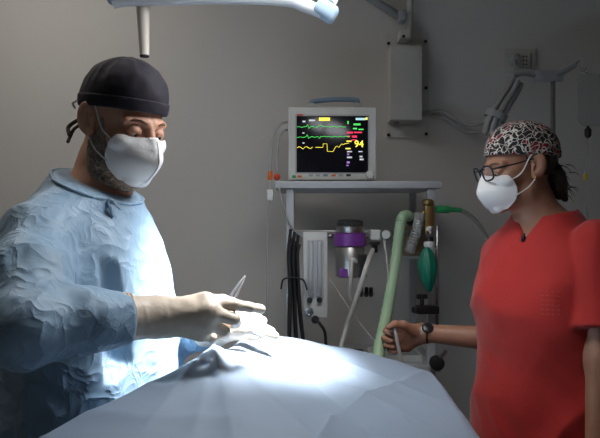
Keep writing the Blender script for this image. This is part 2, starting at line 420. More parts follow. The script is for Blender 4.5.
# ------------------------------------------------------------------ blue drape over the table
ctrl = [(-.165, 1.15, 1.188), (-.13, 1.28, 1.170), (0, 1.42, 1.138), (.17, 1.50, 1.088), (.30, 1.50, 1.055), (-.36, .85, 1.118), (-.40, .66, 1.09),
        (0, .80, 1.085), (0, 1.1, 1.135), (.17, 1.15, 1.075), (.30, 1.0, 1.03), (.28, .7, 1.01), (0, .62, 1.06), (-.16, 1.46, 1.15), (.28, 1.25, 1.045)]
cp = np.array(ctrl); n = len(cp)
phi = lambda r: r ** 3
Kx = phi(np.linalg.norm(cp[:, None, :2] - cp[None, :, :2], axis=2)) + np.eye(n) * .01
Pm = np.c_[np.ones(n), cp[:, :2]]
sol = np.linalg.solve(np.block([[Kx, Pm], [Pm.T, np.zeros((3, 3))]]), np.r_[cp[:, 2], 0, 0, 0])
def drape_top(X, Y):
    X = np.asarray(X, float); Y = np.asarray(Y, float)
    r = np.sqrt((X[..., None] - cp[:, 0]) ** 2 + (Y[..., None] - cp[:, 1]) ** 2)
    return phi(r) @ sol[:n] + sol[n] + sol[n + 1] * X + sol[n + 2] * Y
poly = [(-.50, .58), (.33, .58), (.345, 1.05), (.34, 1.56), (-.12, 1.58), (-.145, 1.25), (-.168, 1.165), (-.37, .86)]
cc = A(.06, 1.05)
def footprint(th):
    d = A(math.cos(th), math.sin(th)); best = 9
    for i in range(len(poly)):
        p = A(*poly[i]) - cc; q = A(*poly[(i + 1) % len(poly)]) - cc; e = q - p
        den = d[0] * e[1] - d[1] * e[0]
        if abs(den) < 1e-9: continue
        tt = (p[0] * e[1] - p[1] * e[0]) / den; uu = (p[0] * d[1] - p[1] * d[0]) / den
        if tt > 0 and -1e-6 <= uu <= 1 + 1e-6: best = min(best, tt)
    return best
NT = 420
R0 = np.array([footprint(2 * math.pi * i / NT) for i in range(NT)])
Rs = R0.copy()
for _ in range(3): Rs = (np.roll(Rs, 1) + Rs * 2 + np.roll(Rs, -1)) / 4
creases = [((-.165, 1.16), (-.075, .80), .010, .012), ((-.165, 1.16), (.10, .78), .006, .016), ((-.165, 1.16), (-.22, .85), .006, .014), ((-.12, 1.24), (.26, 1.05), .006, .020),
           ((.30, 1.48), (.05, .98), .006, .009), ((.05, .98), (-.02, .72), .005, .009), ((-.16, 1.17), (-.145, .78), .005, .010), ((.02, 1.38), (.32, 1.22), .005, .016), ((-.02, 1.2), (.2, .8), -.004, .03)]
def crease_h(X, Y):
    z = np.zeros_like(X)
    for (x0, y0), (x1, y1), amp, wd in creases:
        e = A(x1 - x0, y1 - y0); L2 = e @ e; tt = np.clip(((X - x0) * e[0] + (Y - y0) * e[1]) / L2, 0, 1)
        d = np.hypot(X - x0 - tt * e[0], Y - y0 - tt * e[1])
        z += amp * np.exp(-d / (wd * (1 + .8 * tt))) * np.minimum(1, 3 * (1 - tt) + .25)
    return z
V = []; rt = list(np.linspace(.004, .80, 90)) + list(np.linspace(.807, 1.0, 40)); th = 2 * math.pi * np.arange(NT) / NT
for r in rt:
    s_ = r; X = cc[0] + s_ * Rs * np.cos(th); Y = cc[1] + s_ * Rs * np.sin(th)
    Z = drape_top(X, Y) + crease_h(X, Y)
    pts = np.stack([X * 6, Y * 6, 0 * X + 3], 1); Z += .010 * (vnoise(pts) - .5) + .004 * (ridge(pts * 2.3 + 5) - .5)
    inn = (1 - r) * Rs; Z -= .030 * np.clip(1 - inn / .05, 0, 1) ** 2
    V.append(np.stack([X, Y, Z], 1))
edge = V[-1]
for k, u in enumerate(np.linspace(0, 1, 60)[1:]):
    z0 = edge[:, 2]; Z = z0 + (.02 - z0) * u ** 1.15
    wv = (.020 * np.sin(9 * th + 2.0 * np.sin(2 * th)) + .012 * np.sin(23 * th + 1.3)) * min(1, u * 2.2)
    o = Rs + .030 * (1 - (1 - u) ** 3) * .8 + wv
    V.append(np.stack([cc[0] + o * np.cos(th), cc[1] + o * np.sin(th), Z], 1))
m_ = len(V); V = np.concatenate(V)
I, J = np.meshgrid(np.arange(m_ - 1), np.arange(NT), indexing='ij'); J2 = (J + 1) % NT
F = np.stack([I * NT + J, (I + 1) * NT + J, (I + 1) * NT + J2, I * NT + J2], -1).reshape(-1, 4)
F = F.tolist() + [list(range(NT))]
dr = mesh_obj('surgical_drape', V, F, M['drape'], None, 'sdf')
tag(dr, 'blue-grey surgical drape spread over the patient on the table', 'surgical drape')

# ------------------------------------------------------------------ heads
class Head:
    def __init__(s, O, yaw, pitch, sc_=1.0, female=False):
        y, p = math.radians(yaw), math.radians(pitch)
        f = A(math.cos(y), math.sin(y), 0); s.L = A(-math.sin(y), math.cos(y), 0)
        s.F = f * math.cos(p) - A(0, 0, math.sin(p)); s.U = np.cross(s.F, s.L); s.O = np.asarray(O, float); s.s = sc_; s.R = np.stack([s.F, s.L, s.U], 1); s.fem = female
    def w(s, *q): return s.O + s.R @ (A(*q) * s.s)
    def loc(s, p): return ((p - s.O.astype(np.float32)) @ s.R.astype(np.float32)) / s.s
    def box(s, r=.15): return s.O - r, s.O + r
    def sdf(s, p): return s.local(s.loc(p)) * s.s
    def local(s, q):
        a = q.copy(); a[:, 1] = np.abs(a[:, 1]); fem = s.fem
        d = ell(q, (-.015, 0, .035), (.098, .075, .085))
        d = smin(d, ell(q, (.028, 0, -.035), (.062, .056 if fem else .060, .078)), .03)
        d = smin(d, cone(a, (.005, .052, -.075), (.072, .012, -.100), .016, .018), .03)         # jaw
        d = smin(d, ell(a, (.072, 0, -.103), (.018, .020, .015)), .02)                           # chin
        d = smin(d, ell(a, (.056, .043, -.033), (.026, .022, .018)), .02)                        # cheekbone
        d = smin(d, cone(a, (.086, .010, .014), (.070, .048, .014), .009, .008), .014 if fem else .010)  # brow
        d = smax(d, -ell(a, (.102, .031, -.006), (.020, .019, .013)), .012)                      # sockets
        d = smin(d, cone(q, (.089, 0, .004), (.111, 0, -.038), .0075, .0105), .010)              # nose
        d = smin(d, ell(a, (.100, .012, -.043), (.011, .008, .008)), .006)
        d = smin(d, ell(a, (.088, 0, -.070), (.010, .024, .006)), .008); d = smin(d, ell(a, (.086, 0, -.081), (.010, .020, .006)), .006)
        lid = ell(a, (.0765, .031, -.005), (.0148, .0160, .0135))
        slit = ell(a, (.091, .032, -.0122), (.009, .0125, .0026 if not fem else .0050))
        d = smin(d, smax(lid, -slit, .002), .004)
        # ears
        e = rotz(a, (-.012, .075, -.004), -.38)
        ce, se = math.cos(.22), math.sin(.22)
        e = np.stack([e[:, 0] * ce + e[:, 2] * se, e[:, 1], -e[:, 0] * se + e[:, 2] * ce], 1)
        plate = ell(e, (-.008, .004, .002), (.021, .0075, .034))
        plate = smin(plate, ell(e, (-.001, .004, -.026), (.010, .0065, .011)), .006)
        plate = smax(plate, -ell(e, (.000, .013, .004), (.0115, .0095, .0215)), .004)
        plate = smin(plate, cone(e, (.006, .006, -.008), (.004, .008, .004), .004, .003), .004)
        plate = smin(plate, cone(e, (-.009, .005, -.012), (-.006, .005, .016), .003, .0025), .004)
        d = smin(d, plate, .005)
        return d

def mask_part(H, parent, wdt=1.0, front=1.0, name='face_mask'):
    Cp = np.array(spline([A(.107, -.013), A(.124, -.034), A(.137 * front, -.058), A(.127 * front, -.082), A(.107, -.105), A(.084, -.114)], 8))
    Ep = np.array(spline([A(.064, .058, -.024), A(.052, .066, -.042), A(.048, .068, -.064), A(.053, .061, -.088), A(.069, .042, -.110)], 10))
    nv = 41; t = np.linspace(0, 1, nv)
    Cc = np.stack([np.interp(t, np.linspace(0, 1, len(Cp)), Cp[:, i]) for i in (0, 1)], 1)
    Ee = np.stack([np.interp(t, np.linspace(0, 1, len(Ep)), Ep[:, i]) for i in (0, 1, 2)], 1)
    us = np.linspace(-1, 1, 49); V = []; F = []
    for j in range(nv):
        for u in us:
            a_ = abs(u); c = A(Cc[j, 0], 0, Cc[j, 1]); e = Ee[j].copy(); e[1] *= math.copysign(1, u) * wdt
            p = c * (1 - a_) + e * a_
            bul = math.sin(math.pi * a_ ** .85) * max(.5, math.sin(math.pi * (.10 + .85 * t[j]))) * .0105
            p[0] += bul * .55; p[1] += math.copysign(1, u) * bul * .85
            nrow = .0016 * math.exp(-((t[j] - .10) / .02) ** 2) * (1 if a_ < .62 else 0) + .0014 * math.exp(-((t[j] - .16) / .015) ** 2) * (1 if a_ < .55 else 0)
            weld = -.0012 * math.exp(-((a_ - .90) / .02) ** 2) - .0010 * math.exp(-((a_ - .05) / .018) ** 2)
            p[0] += nrow + weld; p[1] += math.copysign(1, u) * weld
            V.append(H.w(*p))
    nu = len(us); Va = np.array(V, np.float32)
    for it in range(9):                                  # the cloth lies on the cheeks, nowhere under the skin
        d_ = H.sdf(Va); gr = np.stack([H.sdf(Va + np.float32(.001) * np.eye(3, dtype=np.float32)[k_]) - d_ for k_ in range(3)], 1)
        gr /= np.linalg.norm(gr, axis=1, keepdims=True) + 1e-9; Va = Va + gr * np.maximum(0, .0035 - d_)[:, None]
        if it < 7:
            Q_ = Va.reshape(nv, nu, 3); S_ = Q_.copy(); S_[1:-1, 1:-1] = (Q_[:-2, 1:-1] + Q_[2:, 1:-1] + Q_[1:-1, :-2] + Q_[1:-1, 2:]) / 4
            S_[0, 1:-1] = (Q_[0, :-2] + Q_[0, 2:]) / 2 * .5 + Q_[0, 1:-1] * .5
            S_[:, nu // 2] = Q_[:, nu // 2]; Va = S_.reshape(-1, 3)
    V = [np.array(v_) for v_ in Va]
    for j in range(nv - 1):
        for i in range(nu - 1): F.append((j * nu + i, (j + 1) * nu + i, (j + 1) * nu + i + 1, j * nu + i + 1))
    o = mesh_obj(name, V, F, M['mask'], parent, True)
    md = o.modifiers.new('thick', 'SOLIDIFY'); md.thickness = .0022; md.offset = 0
    g = V; top = [np.array(V[8 * nu + i]) for i in range(nu)]
    ridge_ = [np.array(V[j * nu + nu // 2]) + H.F * .0012 for j in range(2, nv - 1)]
    G().tube(ridge_, .0012, 6, raw=True).build('centre_seam', 'mask', o)
    rim = [np.array(V[j * nu]) for j in range(nv)] + [np.array(V[(nv - 1) * nu + i]) for i in range(nu)] + [np.array(V[j * nu + nu - 1]) for j in range(nv - 1, -1, -1)] + [np.array(V[i]) for i in range(nu - 1, -1, -1)]
    G().tube(rim[::2], .0015, 6, raw=True, closed=True).build('welded_edge', 'mask', o)
    for sg in (-1, 1):
        G().tube([H.w(.060, sg * .064, -.034), H.w(.030, sg * .0745, -.016), H.w(.006, sg * .080, .020), H.w(-.012, sg * .081, .034), H.w(-.026, sg * .083, .024)], .0016, 8).build('ear_loop', 'strap', o)
        G().tube([H.w(.054, sg * .066, -.078), H.w(.018, sg * .0745, -.060), H.w(-.006, sg * .078, -.038), H.w(-.022, sg * .083, -.022), H.w(-.028, sg * .085, .004)], .0016, 8).build('ear_loop', 'strap', o)
    return o

def eyes_part(H, parent, bow=True):
    for sg in (-1, 1):
        G().ball(H.w(.0755, sg * .031, -.005), .0132 * H.s).build('eyeball', 'eye', parent)
        G().ball(H.w(.0840, sg * .031, -.0125), A(.0046, .0046, .0046) * H.s).build('iris', 'iris', parent)
        e = [H.w(.093, sg * .014, .0135), H.w(.0905, sg * .028, .0185), H.w(.082, sg * .042, .0175), H.w(.073, sg * .050, .011)]
        G().tube(e, [.0012, .0022, .0020, .0006] if bow else [.0014, .0022, .0018, .0008], 8).build('eyebrow', 'brow', parent)

# ------------------------------------------------------------------ hands
def hand_body(B, wrist, mcps, fingers, thumb, r=.0092, wr=.028, palm=.0155, grow=1.0):
    """palm of four chains from the wrist, four fingers and a thumb of their own"""
    allp = [np.asarray(p, float) for p in [wrist] + mcps + [q for f in fingers for q in f] + thumb]
    lo = np.min(allp, 0) - .04; hi = np.max(allp, 0) + .04
    def fn(q):
        d = None
        for m in mcps:
            e = cone(q, wrist, m, wr * .86, palm); d = e if d is None else smin(d, e, .012)
        for i in range(3): d = smin(d, cone(q, mcps[i], mcps[i + 1], palm * .95, palm * .95), .008)
        f = None
        for i, (m, ch) in enumerate(zip(mcps, fingers)):
            rr = r * (.98, 1.03, .97, .84)[i]
            e = chain(q, [m] + ch, [rr * 1.15, rr * 1.05, rr * .95, rr * .84][:len(ch) + 1], .003)
            f = e if f is None else smin(f, e, .0015)
        d = smin(d, f, .009)
        d = smin(d, chain(q, thumb, [r * 1.9, r * 1.35, r * 1.12, r * .92][:len(thumb)], .006), .010)
        return d
    B.u(fn, lo, hi, .012); return lo, hi

# ------------------------------------------------------------------ surgeon
YAW_M = math.radians(-17)
CM = A(-.43, 1.245, 0)
surgeon = thing('person', 'person in pale blue surgical gown and dark cap, looking down and holding forceps', 'person', CM)
HM = Head((-.351, 1.233, 1.612), -35, 17, .915)
neck0 = HM.w(-.03, 0, -.075)
SR, SL = A(-.460, 1.085, 1.382), A(-.405, 1.39, 1.395)
ER, WR = A(-.402, .912, 1.260), P(160, 317, 1.05)
EL, WL = A(-.345, 1.43, 1.165), A(-.20, 1.285, 1.190)
torso_m = Loft(CM[0], CM[1], YAW_M, [(.80, 0, .10, .15), (.95, 0, .115, .165), (1.1, 0, .115, .16), (1.25, 0, .115, .165), (1.36, 0, .105, .165), (1.42, 0, .09, .14), (1.455, .0, .065, .08), (1.50, .015, .045, .05)])
bm_ = Body()
bm_.u(lambda p: torso_m(p), (-.62, 1.04, .78), (-.22, 1.45, 1.50), .02)
bm_.limb([A(-.42, 1.24, 1.42), neck0 + A(0, 0, -.03), HM.w(-.02, 0, -.03)], [.066, .056, .052], .03)
for S_, E_, W_ in ((SR, ER, WR), (SL, EL, WL)): bm_.limb([S_, E_, W_ + unit(E_ - W_) * .0], [.05, .036, .025], .03); bm_.u(lambda q, W_=W_, E_=E_: cone(q, W_, W_ + unit(W_ - E_) * .05, .024, .016), np.minimum(W_, W_) - .09, W_ + .09, .01)
for sg in (-1, 1):
    hp = CM + A(math.sin(-YAW_M) * 1, math.cos(YAW_M), 0) * sg * .095
    bm_.limb([hp + A(0, 0, .86), hp + A(.01, 0, .48), hp + A(-.01, 0, .07), hp + A(.06, -.02, .045)], [.085, .056, .042, .034], .03)
bm_.u(HM.sdf, *HM.box(.16), .025)
gx = (axis((-.64, -.475, .010), (-.475, -.20, .0024), (-.20, -.06, .010)), axis((.82, 1.10, .010), (1.10, 1.345, .0024), (1.345, 1.50, .010)), axis((0, 1.44, .012), (1.44, 1.46, .005), (1.46, 1.76, .0024)))
sdf_obj('body', bm_, gx, 'skin_m', surgeon)
eyes_part(HM, surgeon)

# beard, hair
def shell(H, name, region, off, amp, sc_, m, parent, lo, hi, h=.0022, k=.003, base=None):
    def f(p):
        q = H.loc(p); return smax((base(p, .3) if base else H.local(q)) - off - amp * (vnoise(q * sc_) - .5) - amp * .6 * (vnoise(q * sc_ * 2.7) - .5), region(q), k)
    c = [H.w(x, y, z) for x in (lo[0], hi[0]) for y in (lo[1], hi[1]) for z in (lo[2], hi[2])]
    return sdf_obj(name, f, ax3(np.min(c, 0), np.max(c, 0), h), m, parent, slack=.01)
def aq(q): a = q.copy(); a[:, 1] = np.abs(a[:, 1]); return a
def reg_beard(q):
    a = aq(q)
    d = ell(a, (.026, 0, -.100), (.070, .074, .046))
    d = smin(d, cone(a, (.016, .066, .000), (.020, .062, -.055), .006, .014), .012)
    d = smin(d, cone(a, (.002, .060, -.060), (.020, .050, -.095), .018, .026), .015)
    d = smin(d, cone(a, (.014, .060, -.055), (.045, .045, -.095), .024, .030), .015)
    return smax(d, q[:, 0] - .078, .006)
shell(HM, 'beard', reg_beard, .0042, .006, 210, 'beard', surgeon, (-.07, -.09, -.155), (.10, .09, .03), base=bm_)
shell(HM, 'hair', lambda q: np.minimum(ell(q, (-.085, 0, -.030), (.045, .068, .046)), cone(aq(q), (-.038, .066, .02), (-.044, .064, -.035), .014, .010)), .0050, .009, 150, 'hair_m', surgeon, (-.135, -.09, -.09), (-.01, .09, .05))
# cap
def cap_m(p, lift=0.0):
    q = HM.loc(p); fr = np.stack([np.arctan2(q[:, 1], q[:, 0] + .02) * 3.0, q[:, 2] * 16, q[:, 0] * 9], 1)
    d = ell(q, (-.014, 0, .040), (.1055, .0835, .090)); d = smin(d, ell(q, (.0, 0, .062), (.078, .070, .068)), .03)
    up = np.clip((q[:, 2] - .055) / .04, 0, 1)
    d = d - .0055 * (ridge(fr) - .45) * up - .002 * (vnoise(q * 55) - .5) - lift
    plane = (.0245 + .14 * q[:, 0] - q[:, 2])
    return q, d, plane
def f_cap(p): q, d, pl = cap_m(p); return smax(d, pl, .003)
cap = sdf_obj('surgical_cap', f_cap, ax3(HM.O - A(.15, .15, .07), HM.O + A(.15, .15, .16), .0025), 'cap', surgeon)
def f_band(p): q, d, pl = cap_m(p, .0022); return smax(smax(d, pl, .002), -(pl + .026), .002)
sdf_obj('cap_band', f_band, ax3(HM.O - A(.15, .15, .07), HM.O + A(.15, .15, .12), .0025), 'cap', cap)
for pts, r in (([HM.w(-.105, -.02, -.018), HM.w(-.128, -.024, -.026), HM.w(-.140, -.035, -.045), HM.w(-.124, -.04, -.060)], .0042), ([HM.w(-.105, -.015, -.02), HM.w(-.126, -.028, -.044), HM.w(-.134, -.030, -.064), HM.w(-.118, -.045, -.075)], .0035),
               ([HM.w(-.100, -.055, .004), HM.w(-.070, -.083, .016), HM.w(-.045, -.092, .024)], .0022)):
    G().tube(pts, r, 8).build('cap_tie', 'hair_m' if r > .003 else 'strap', cap)
mask_part(HM, surgeon, 1.0, .98)

# gown
torso_g = Loft(CM[0], CM[1], YAW_M, [(.28, .01, .19, .23), (.6, .01, .175, .215), (.9, .01, .160, .205), (1.1, .022, .152, .195), (1.22, .020, .142, .188), (1.33, .012, .130, .180), (1.40, .005, .115, .160), (1.445, .005, .100, .130), (1.47, .010, .086, .104), (1.50, .016, .071, .079), (1.53, .024, .060, .063), (1.56, .03, .054, .055)])
ncol = unit(A(.43, -.15, 1)); ccol = A(-.408, 1.237, 1.494)
fM = A(math.cos(YAW_M), math.sin(YAW_M), 0); lM = A(-math.sin(YAW_M), math.cos(YAW_M), 0)
CUFF_R = P(125, 318, 1.02); CUFF_L = WL + unit(EL - WL) * .02
def f_gown(p):
    q = rotz(p, CM, YAW_M)
    d = torso_g(p)
    d = smin(d, chain(p, [SR + A(0, 0, -.005), SR * .5 + ER * .5 + A(-.008, 0, .004), ER, ER * .45 + CUFF_R * .55, CUFF_R], [.060, .062, .056, .051, .041], .02), .014)
    d = smin(d, cone(p, A(-.43, 1.19, 1.462), SR + A(0, 0, .010), .052, .052), .03)
    d = smin(d, chain(p, [SL, EL, CUFF_L], [.064, .058, .044], .02), .03)
    # hanging folds of the skirt and chest, crumpling on the sleeves
    sl = np.clip((1.36 - p[:, 2]) / .25, 0, 1)
    fold = ridge(np.stack([q[:, 0] * 11 + 3, q[:, 1] * 13, p[:, 2] * 2.2 + q[:, 1] * 3], 1)) - .5
    fold2 = ridge(np.stack([q[:, 0] * 20, q[:, 1] * 22 + 9, p[:, 2] * 9 - q[:, 1] * 14], 1)) - .5
    near = np.clip(-q[:, 1] / .16 - .55, 0, 1)                   # the arm on this side crumples more
    cr = ridge(np.stack([p[:, 0] * 17 + 6 * p[:, 2] + 2, p[:, 1] * 7, p[:, 2] * 14 - 9 * p[:, 0]], 1)) - .5
    cr2 = ridge(np.stack([p[:, 0] * 34 - 18 * p[:, 2], p[:, 1] * 22, p[:, 2] * 22 + 16 * p[:, 0]], 1)) - .5
    d = d - .012 * fold * (.35 + .65 * sl) - .005 * fold2 - near * .0050 * cr - .0032 * cr2
    d = smax(d, (p - ccol.astype(np.float32)) @ ncol.astype(np.float32), .008)
    endR = unit(CUFF_R - ER); d = np.where((p[:, 1] < 1.12) & (p[:, 0] > -.36) & (((p - CUFF_R) ** 2).sum(1) < .02), smax(d, ((p - CUFF_R) @ endR).astype(np.float32), .006), d)
    return smax(d, .28 - p[:, 2], .01)
gown = sdf_obj('surgical_gown', f_gown, (axis((-.70, -.10, .0052)), axis((.80, 1.56, .0052)), axis((.26, .95, .02), (.95, 1.56, .0052))), 'gown', surgeon, slack=.03)
u_, v_, _ = frame_of(ncol)
ring = [ccol - ncol * .004 + (.0755 * math.cos(a) * u_ + .0755 * math.sin(a) * v_) + A(0, 0, .0012 * math.sin(7 * a)) for a in np.linspace(0, 2 * math.pi, 48, endpoint=False)]
# fit the neckline binding to the gown's own cut edge
fit = []
for a in np.linspace(0, 2 * math.pi, 60, endpoint=False):
    dr_ = math.cos(a) * u_ + math.sin(a) * v_; rr = np.linspace(.04, .16, 121); q = ccol - ncol * .007 + rr[:, None] * dr_
    ins = f_gown(q.astype(np.float32)) < 0; fit.append(ccol - ncol * .005 + (rr[ins].max() if ins.any() else .075) * dr_)
G().tube(fit, .0036, 8, raw=True, closed=True).build('neckline_binding', 'gown', gown)
knot = fit[0]; best = min(range(60), key=lambda i: np.linalg.norm(fit[i] - P(124, 192, 1.14))); kc = fit[best]
g = G(); g.ball(kc + A(.002, -.006, -.004), (.007, .006, .008))
for e in ((-.035, -.012, -.010), (-.028, -.010, -.024), (.022, -.004, -.018), (.010, -.010, -.032)): g.tube([kc, kc + A(*e) * .5 + A(0, -.010, .004), kc + A(*e)], [.004, .0035, .002], 6)
g.build('neck_tie', 'gown', gown)
# trousers legs and clogs below the gown
for sg in (-1, 1):
    hp = CM + lM * sg * .095
    G().lathe(hp + A(0, 0, .06), A(0, 0, 1), [(0, .058), (.02, .062), (.3, .072), (.8, .095), (.81, .05)], 20).build('trouser_leg', 'navy', surgeon)
    c = hp + fM * .02
    def f_shoe(p, c=c):
        q = rotz(p, c, YAW_M); return smax(smin(ell(q, (.02, 0, .03), (.125, .048, .052)), cone(q, (-.075, 0, .03), (-.06, 0, .06), .045, .04), .03), .0025 - p[:, 2], .006)
    sdf_obj('clog', f_shoe, ax3(c - A(.17, .12, .02), c + A(.17, .12, .14), .008), 'shoe', surgeon)

# right glove (this side): thumb up, index straight, the others curled
d0 = 1.05
mc = [P(205, 302, d0 + .005), P(209, 312, d0 - .012), P(206, 322, d0 - .008), P(199, 331, d0 + .008)]
fg = [[P(235, 305, d0 + .008), P(250, 307.5, d0 + .025), P(261, 309, d0 + .045)],
      [P(234, 319, d0 + .002), P(236, 323, d0 + .035), P(226, 325, d0 + .052)],
      [P(224, 331, d0 + .008), P(225, 334, d0 + .038), P(214, 334, d0 + .055)],
      [P(212, 338, d0 + .022), P(212, 340, d0 + .045), P(203, 337, d0 + .058)]]
tb = [P(176, 308, d0 + .025), P(200, 301, d0 + .045), P(222, 301, d0 + .052), P(240, 305, d0 + .048)]
B = Body(); lo, hi = hand_body(B, WR, mc, fg, tb, r=.0098, wr=.031, palm=.0165)
arm = unit(WR - CUFF_R)
B.u(lambda q: cone(q, CUFF_R - arm * .012, WR + arm * .004, .0405, .0300), CUFF_R - .07, WR + .06, .02)
def f_gl(p, m=.07):
    d = B(p, .3 if len(p) < 3 else .2); t_ = (p - CUFF_R) @ arm
    wr = np.clip(1 - t_ / .10, 0, 1)
    d = d - .0024 * wr * (ridge(np.stack([t_ * 95, p[:, 2] * 22, p[:, 1] * 22], 1).astype(np.float32)) - .5) - .0014 * (vnoise(p * 90) - .5)
    return smax(d, (-.006 - t_).astype(np.float32), .002)
gl = sdf_obj('glove', f_gl, ax3(np.minimum(lo, CUFF_R - .05), np.maximum(hi, CUFF_R + .05), .0022), 'glove', surgeon)
u_, v_, _ = frame_of(arm)
g = G()
for o_, r_ in ((-.005, .0405), (.001, .0402), (.007, .0396)): g.tube([CUFF_R + arm * (o_ + .0012 * math.sin(5 * a)) + r_ * (math.cos(a) * u_ + math.sin(a) * v_) for a in np.linspace(0, 2 * math.pi, 40, endpoint=False)], .0024, 8, raw=True, closed=True)
g.build('rolled_cuff', 'glove', gl)
# left glove, in the lamp's beam behind
d1 = 1.215
mc2 = [P(224, 319, d1 + .01), P(228, 325, d1 - .008), P(226, 331, d1 - .008), P(220, 337, d1 + .004)]
fg2 = [[P(244, 315, d1 + .01), P(255, 317, d1 + .005), P(263, 321, d1)],
       [P(250, 323, d1 - .005), P(261, 327, d1 - .01), P(271, 331.5, d1 - .012)],
       [P(250, 330, d1 - .012), P(263, 333.5, d1 - .018), P(275, 336, d1 - .022)],
       [P(240, 335.5, d1 - .012), P(248, 337, d1 - .02), P(256, 338, d1 - .022)]]
tb2 = [P(210, 330, d1 - .03), P(226, 332, d1 - .045), P(240, 330, d1 - .05), P(250, 330, d1 - .045)]
B2 = Body(); lo, hi = hand_body(B2, WL, mc2, fg2, tb2, r=.0100, wr=.030, palm=.0155)
arm2 = unit(WL - EL); B2.u(lambda q: cone(q, CUFF_L - arm2 * .02, WL, .041, .030), CUFF_L - .06, WL + .06, .02)
gl2 = sdf_obj('glove', lambda p: smax(B2(p, .25), (-.02 - (p - CUFF_L) @ arm2).astype(np.float32), .002) - .0012 * (vnoise(p * 90) - .5), ax3(np.minimum(lo, CUFF_L - .05), np.maximum(hi, CUFF_L + .05), .0024), 'glove', surgeon)

# instruments
t = thing('forceps', 'steel forceps pointing up between thumb and index finger of the near glove', 'forceps', P(224, 318, 1.085))
a, b = P(221, 318, 1.086), P(245.5, 275.5, 1.12); ax_ = unit(b - a); sd = unit(np.cross(ax_, A(0, 1, 0)))
for sg in (-1, 1):
    m1 = a + (b - a) * .45
    G().tube([a + sd * sg * .0018, m1 + sd * sg * .0042, a + (b - a) * .8 + sd * sg * .0024, b + sd * sg * .0006], [.0012, .0030, .0022, .0009], 8).build('arm', 'instr', t)
G().ball(a, (.004, .004, .004)).build('hinge', 'instr', t)
t = thing('needle_holder', 'long thin steel needle holder lying between the brightly lit fingers', 'needle holder', P(240, 326, 1.19))
a, b = P(212, 319, 1.16), P(276, 341.5, 1.175); ax_ = unit(b - a); sd = unit(np.cross(ax_, A(0, 1, 0)))
for sg in (-1, 1): G().tube([a + sd * sg * .008, a + (b - a) * .35 + sd * sg * .0045, a + (b - a) * .72 + sd * sg * .0008, b - sd * sg * .0008], [.0018, .0022, .0020, .0010], 8).build('shank', 'instr', t)
for sg in (-1, 1):
    c = a + sd * sg * .016 - ax_ * .010
    G().tube([c + .011 * (math.cos(q) * ax_ + math.sin(q) * sd) for q in np.linspace(0, 2 * math.pi, 24, endpoint=False)], .0019, 8, raw=True, closed=True).build('finger_ring', 'instr', t)
G().cyl(a + (b - a) * .7 - A(0, .004, 0), a + (b - a) * .7 + A(0, .004, 0), .0035).build('pivot_screw', 'instr', t)

# ------------------------------------------------------------------ nurse
YAW_W = math.radians(214.6)
CW = A(.617, 1.567, 0)
nurse = thing('person', 'person in red scrub top, patterned cap and glasses, reaching for a pale green hose', 'person', CW)
HW = Head((.549, 1.561, 1.550), 188, 8, .875, True)
nk = HW.w(-.03, 0, -.075)
TL, TR = A(.688, 1.435, 1.362), A(.562, 1.69, 1.315)
FL, KL = A(.680, 1.39, 1.11), A(.650, 1.355, .905)
FR, KR = A(.580, 1.70, 1.088), P(424, 333, 1.772)
torso_w = Loft(CW[0], CW[1], YAW_W, [(.74, 0, .105, .155), (.9, 0, .11, .155), (1.05, 0, .095, .135), (1.2, .018, .10, .135), (1.3, .012, .09, .135), (1.37, 0, .075, .115), (1.42, -.005, .055, .07), (1.45, -.01, .045, .05)])
bw = Body()
bw.u(lambda p: torso_w(p), (.40, 1.30, .72), (.83, 1.78, 1.45), .02)
bw.limb([A(.618, 1.57, 1.38), nk + A(0, 0, -.02), HW.w(-.02, 0, -.03)], [.058, .047, .046], .03)
bw.limb([TR, FR, KR], [.044, .036, .0245], .03)
bw.limb([TL, FL, KL], [.044, .037, .025], .03)
lW = A(-math.sin(YAW_W), math.cos(YAW_W), 0); fW = A(math.cos(YAW_W), math.sin(YAW_W), 0)
for sg in (-1, 1):
    hp = CW + lW * sg * .085
    bw.limb([hp + A(0, 0, .8), hp + A(0, 0, .45), hp + A(0, 0, .07), hp + fW * .06 + A(0, 0, .045)], [.08, .052, .038, .03], .03)
bw.u(HW.sdf, *HW.box(.15), .022)
dn = 1.79
mcw = [P(402, 327, dn), P(402, 334, dn + .008), P(404, 341, dn + .006), P(407, 347, dn - .002)]
fgw = [[P(389, 327, dn - .008), P(385.5, 331, dn - .030), P(391, 334, dn - .042)],
       [P(388, 335, dn - .006), P(384, 338, dn - .030), P(391, 341, dn - .044)],
       [P(389, 342, dn - .008), P(386, 345, dn - .030), P(393, 347, dn - .042)],
       [P(393, 349, dn - .012), P(390.5, 351, dn - .030), P(396, 352, dn - .040)]]
tbw = [P(414, 331, dn - .030), P(403, 325, dn - .048), P(395, 324, dn - .056), P(388, 327, dn - .058)]
hand_body(bw, KR, mcw, fgw, tbw, r=.0086, wr=.0265, palm=.0135)
dl = unit(A(-.10, -.06, -1)); iw = -lW
mcl = [KL + dl * .082 + fW * o_ for o_ in (.026, .009, -.009, -.025)]
fgl = [[m_q + dl * .036 * k_ + iw * .005, m_q + dl * .058 * k_ + iw * .015, m_q + dl * .073 * k_ + iw * .027] for m_q, k_ in zip(mcl, (.95, 1.05, 1, .82))]
tbl = [KL + dl * .025 + fW * .018, KL + dl * .055 + fW * .040 + iw * .008, KL + dl * .082 + fW * .048 + iw * .014, KL + dl * .102 + fW * .046 + iw * .018]
hand_body(bw, KL, mcl, fgl, tbl, r=.0086, wr=.0265, palm=.0135)
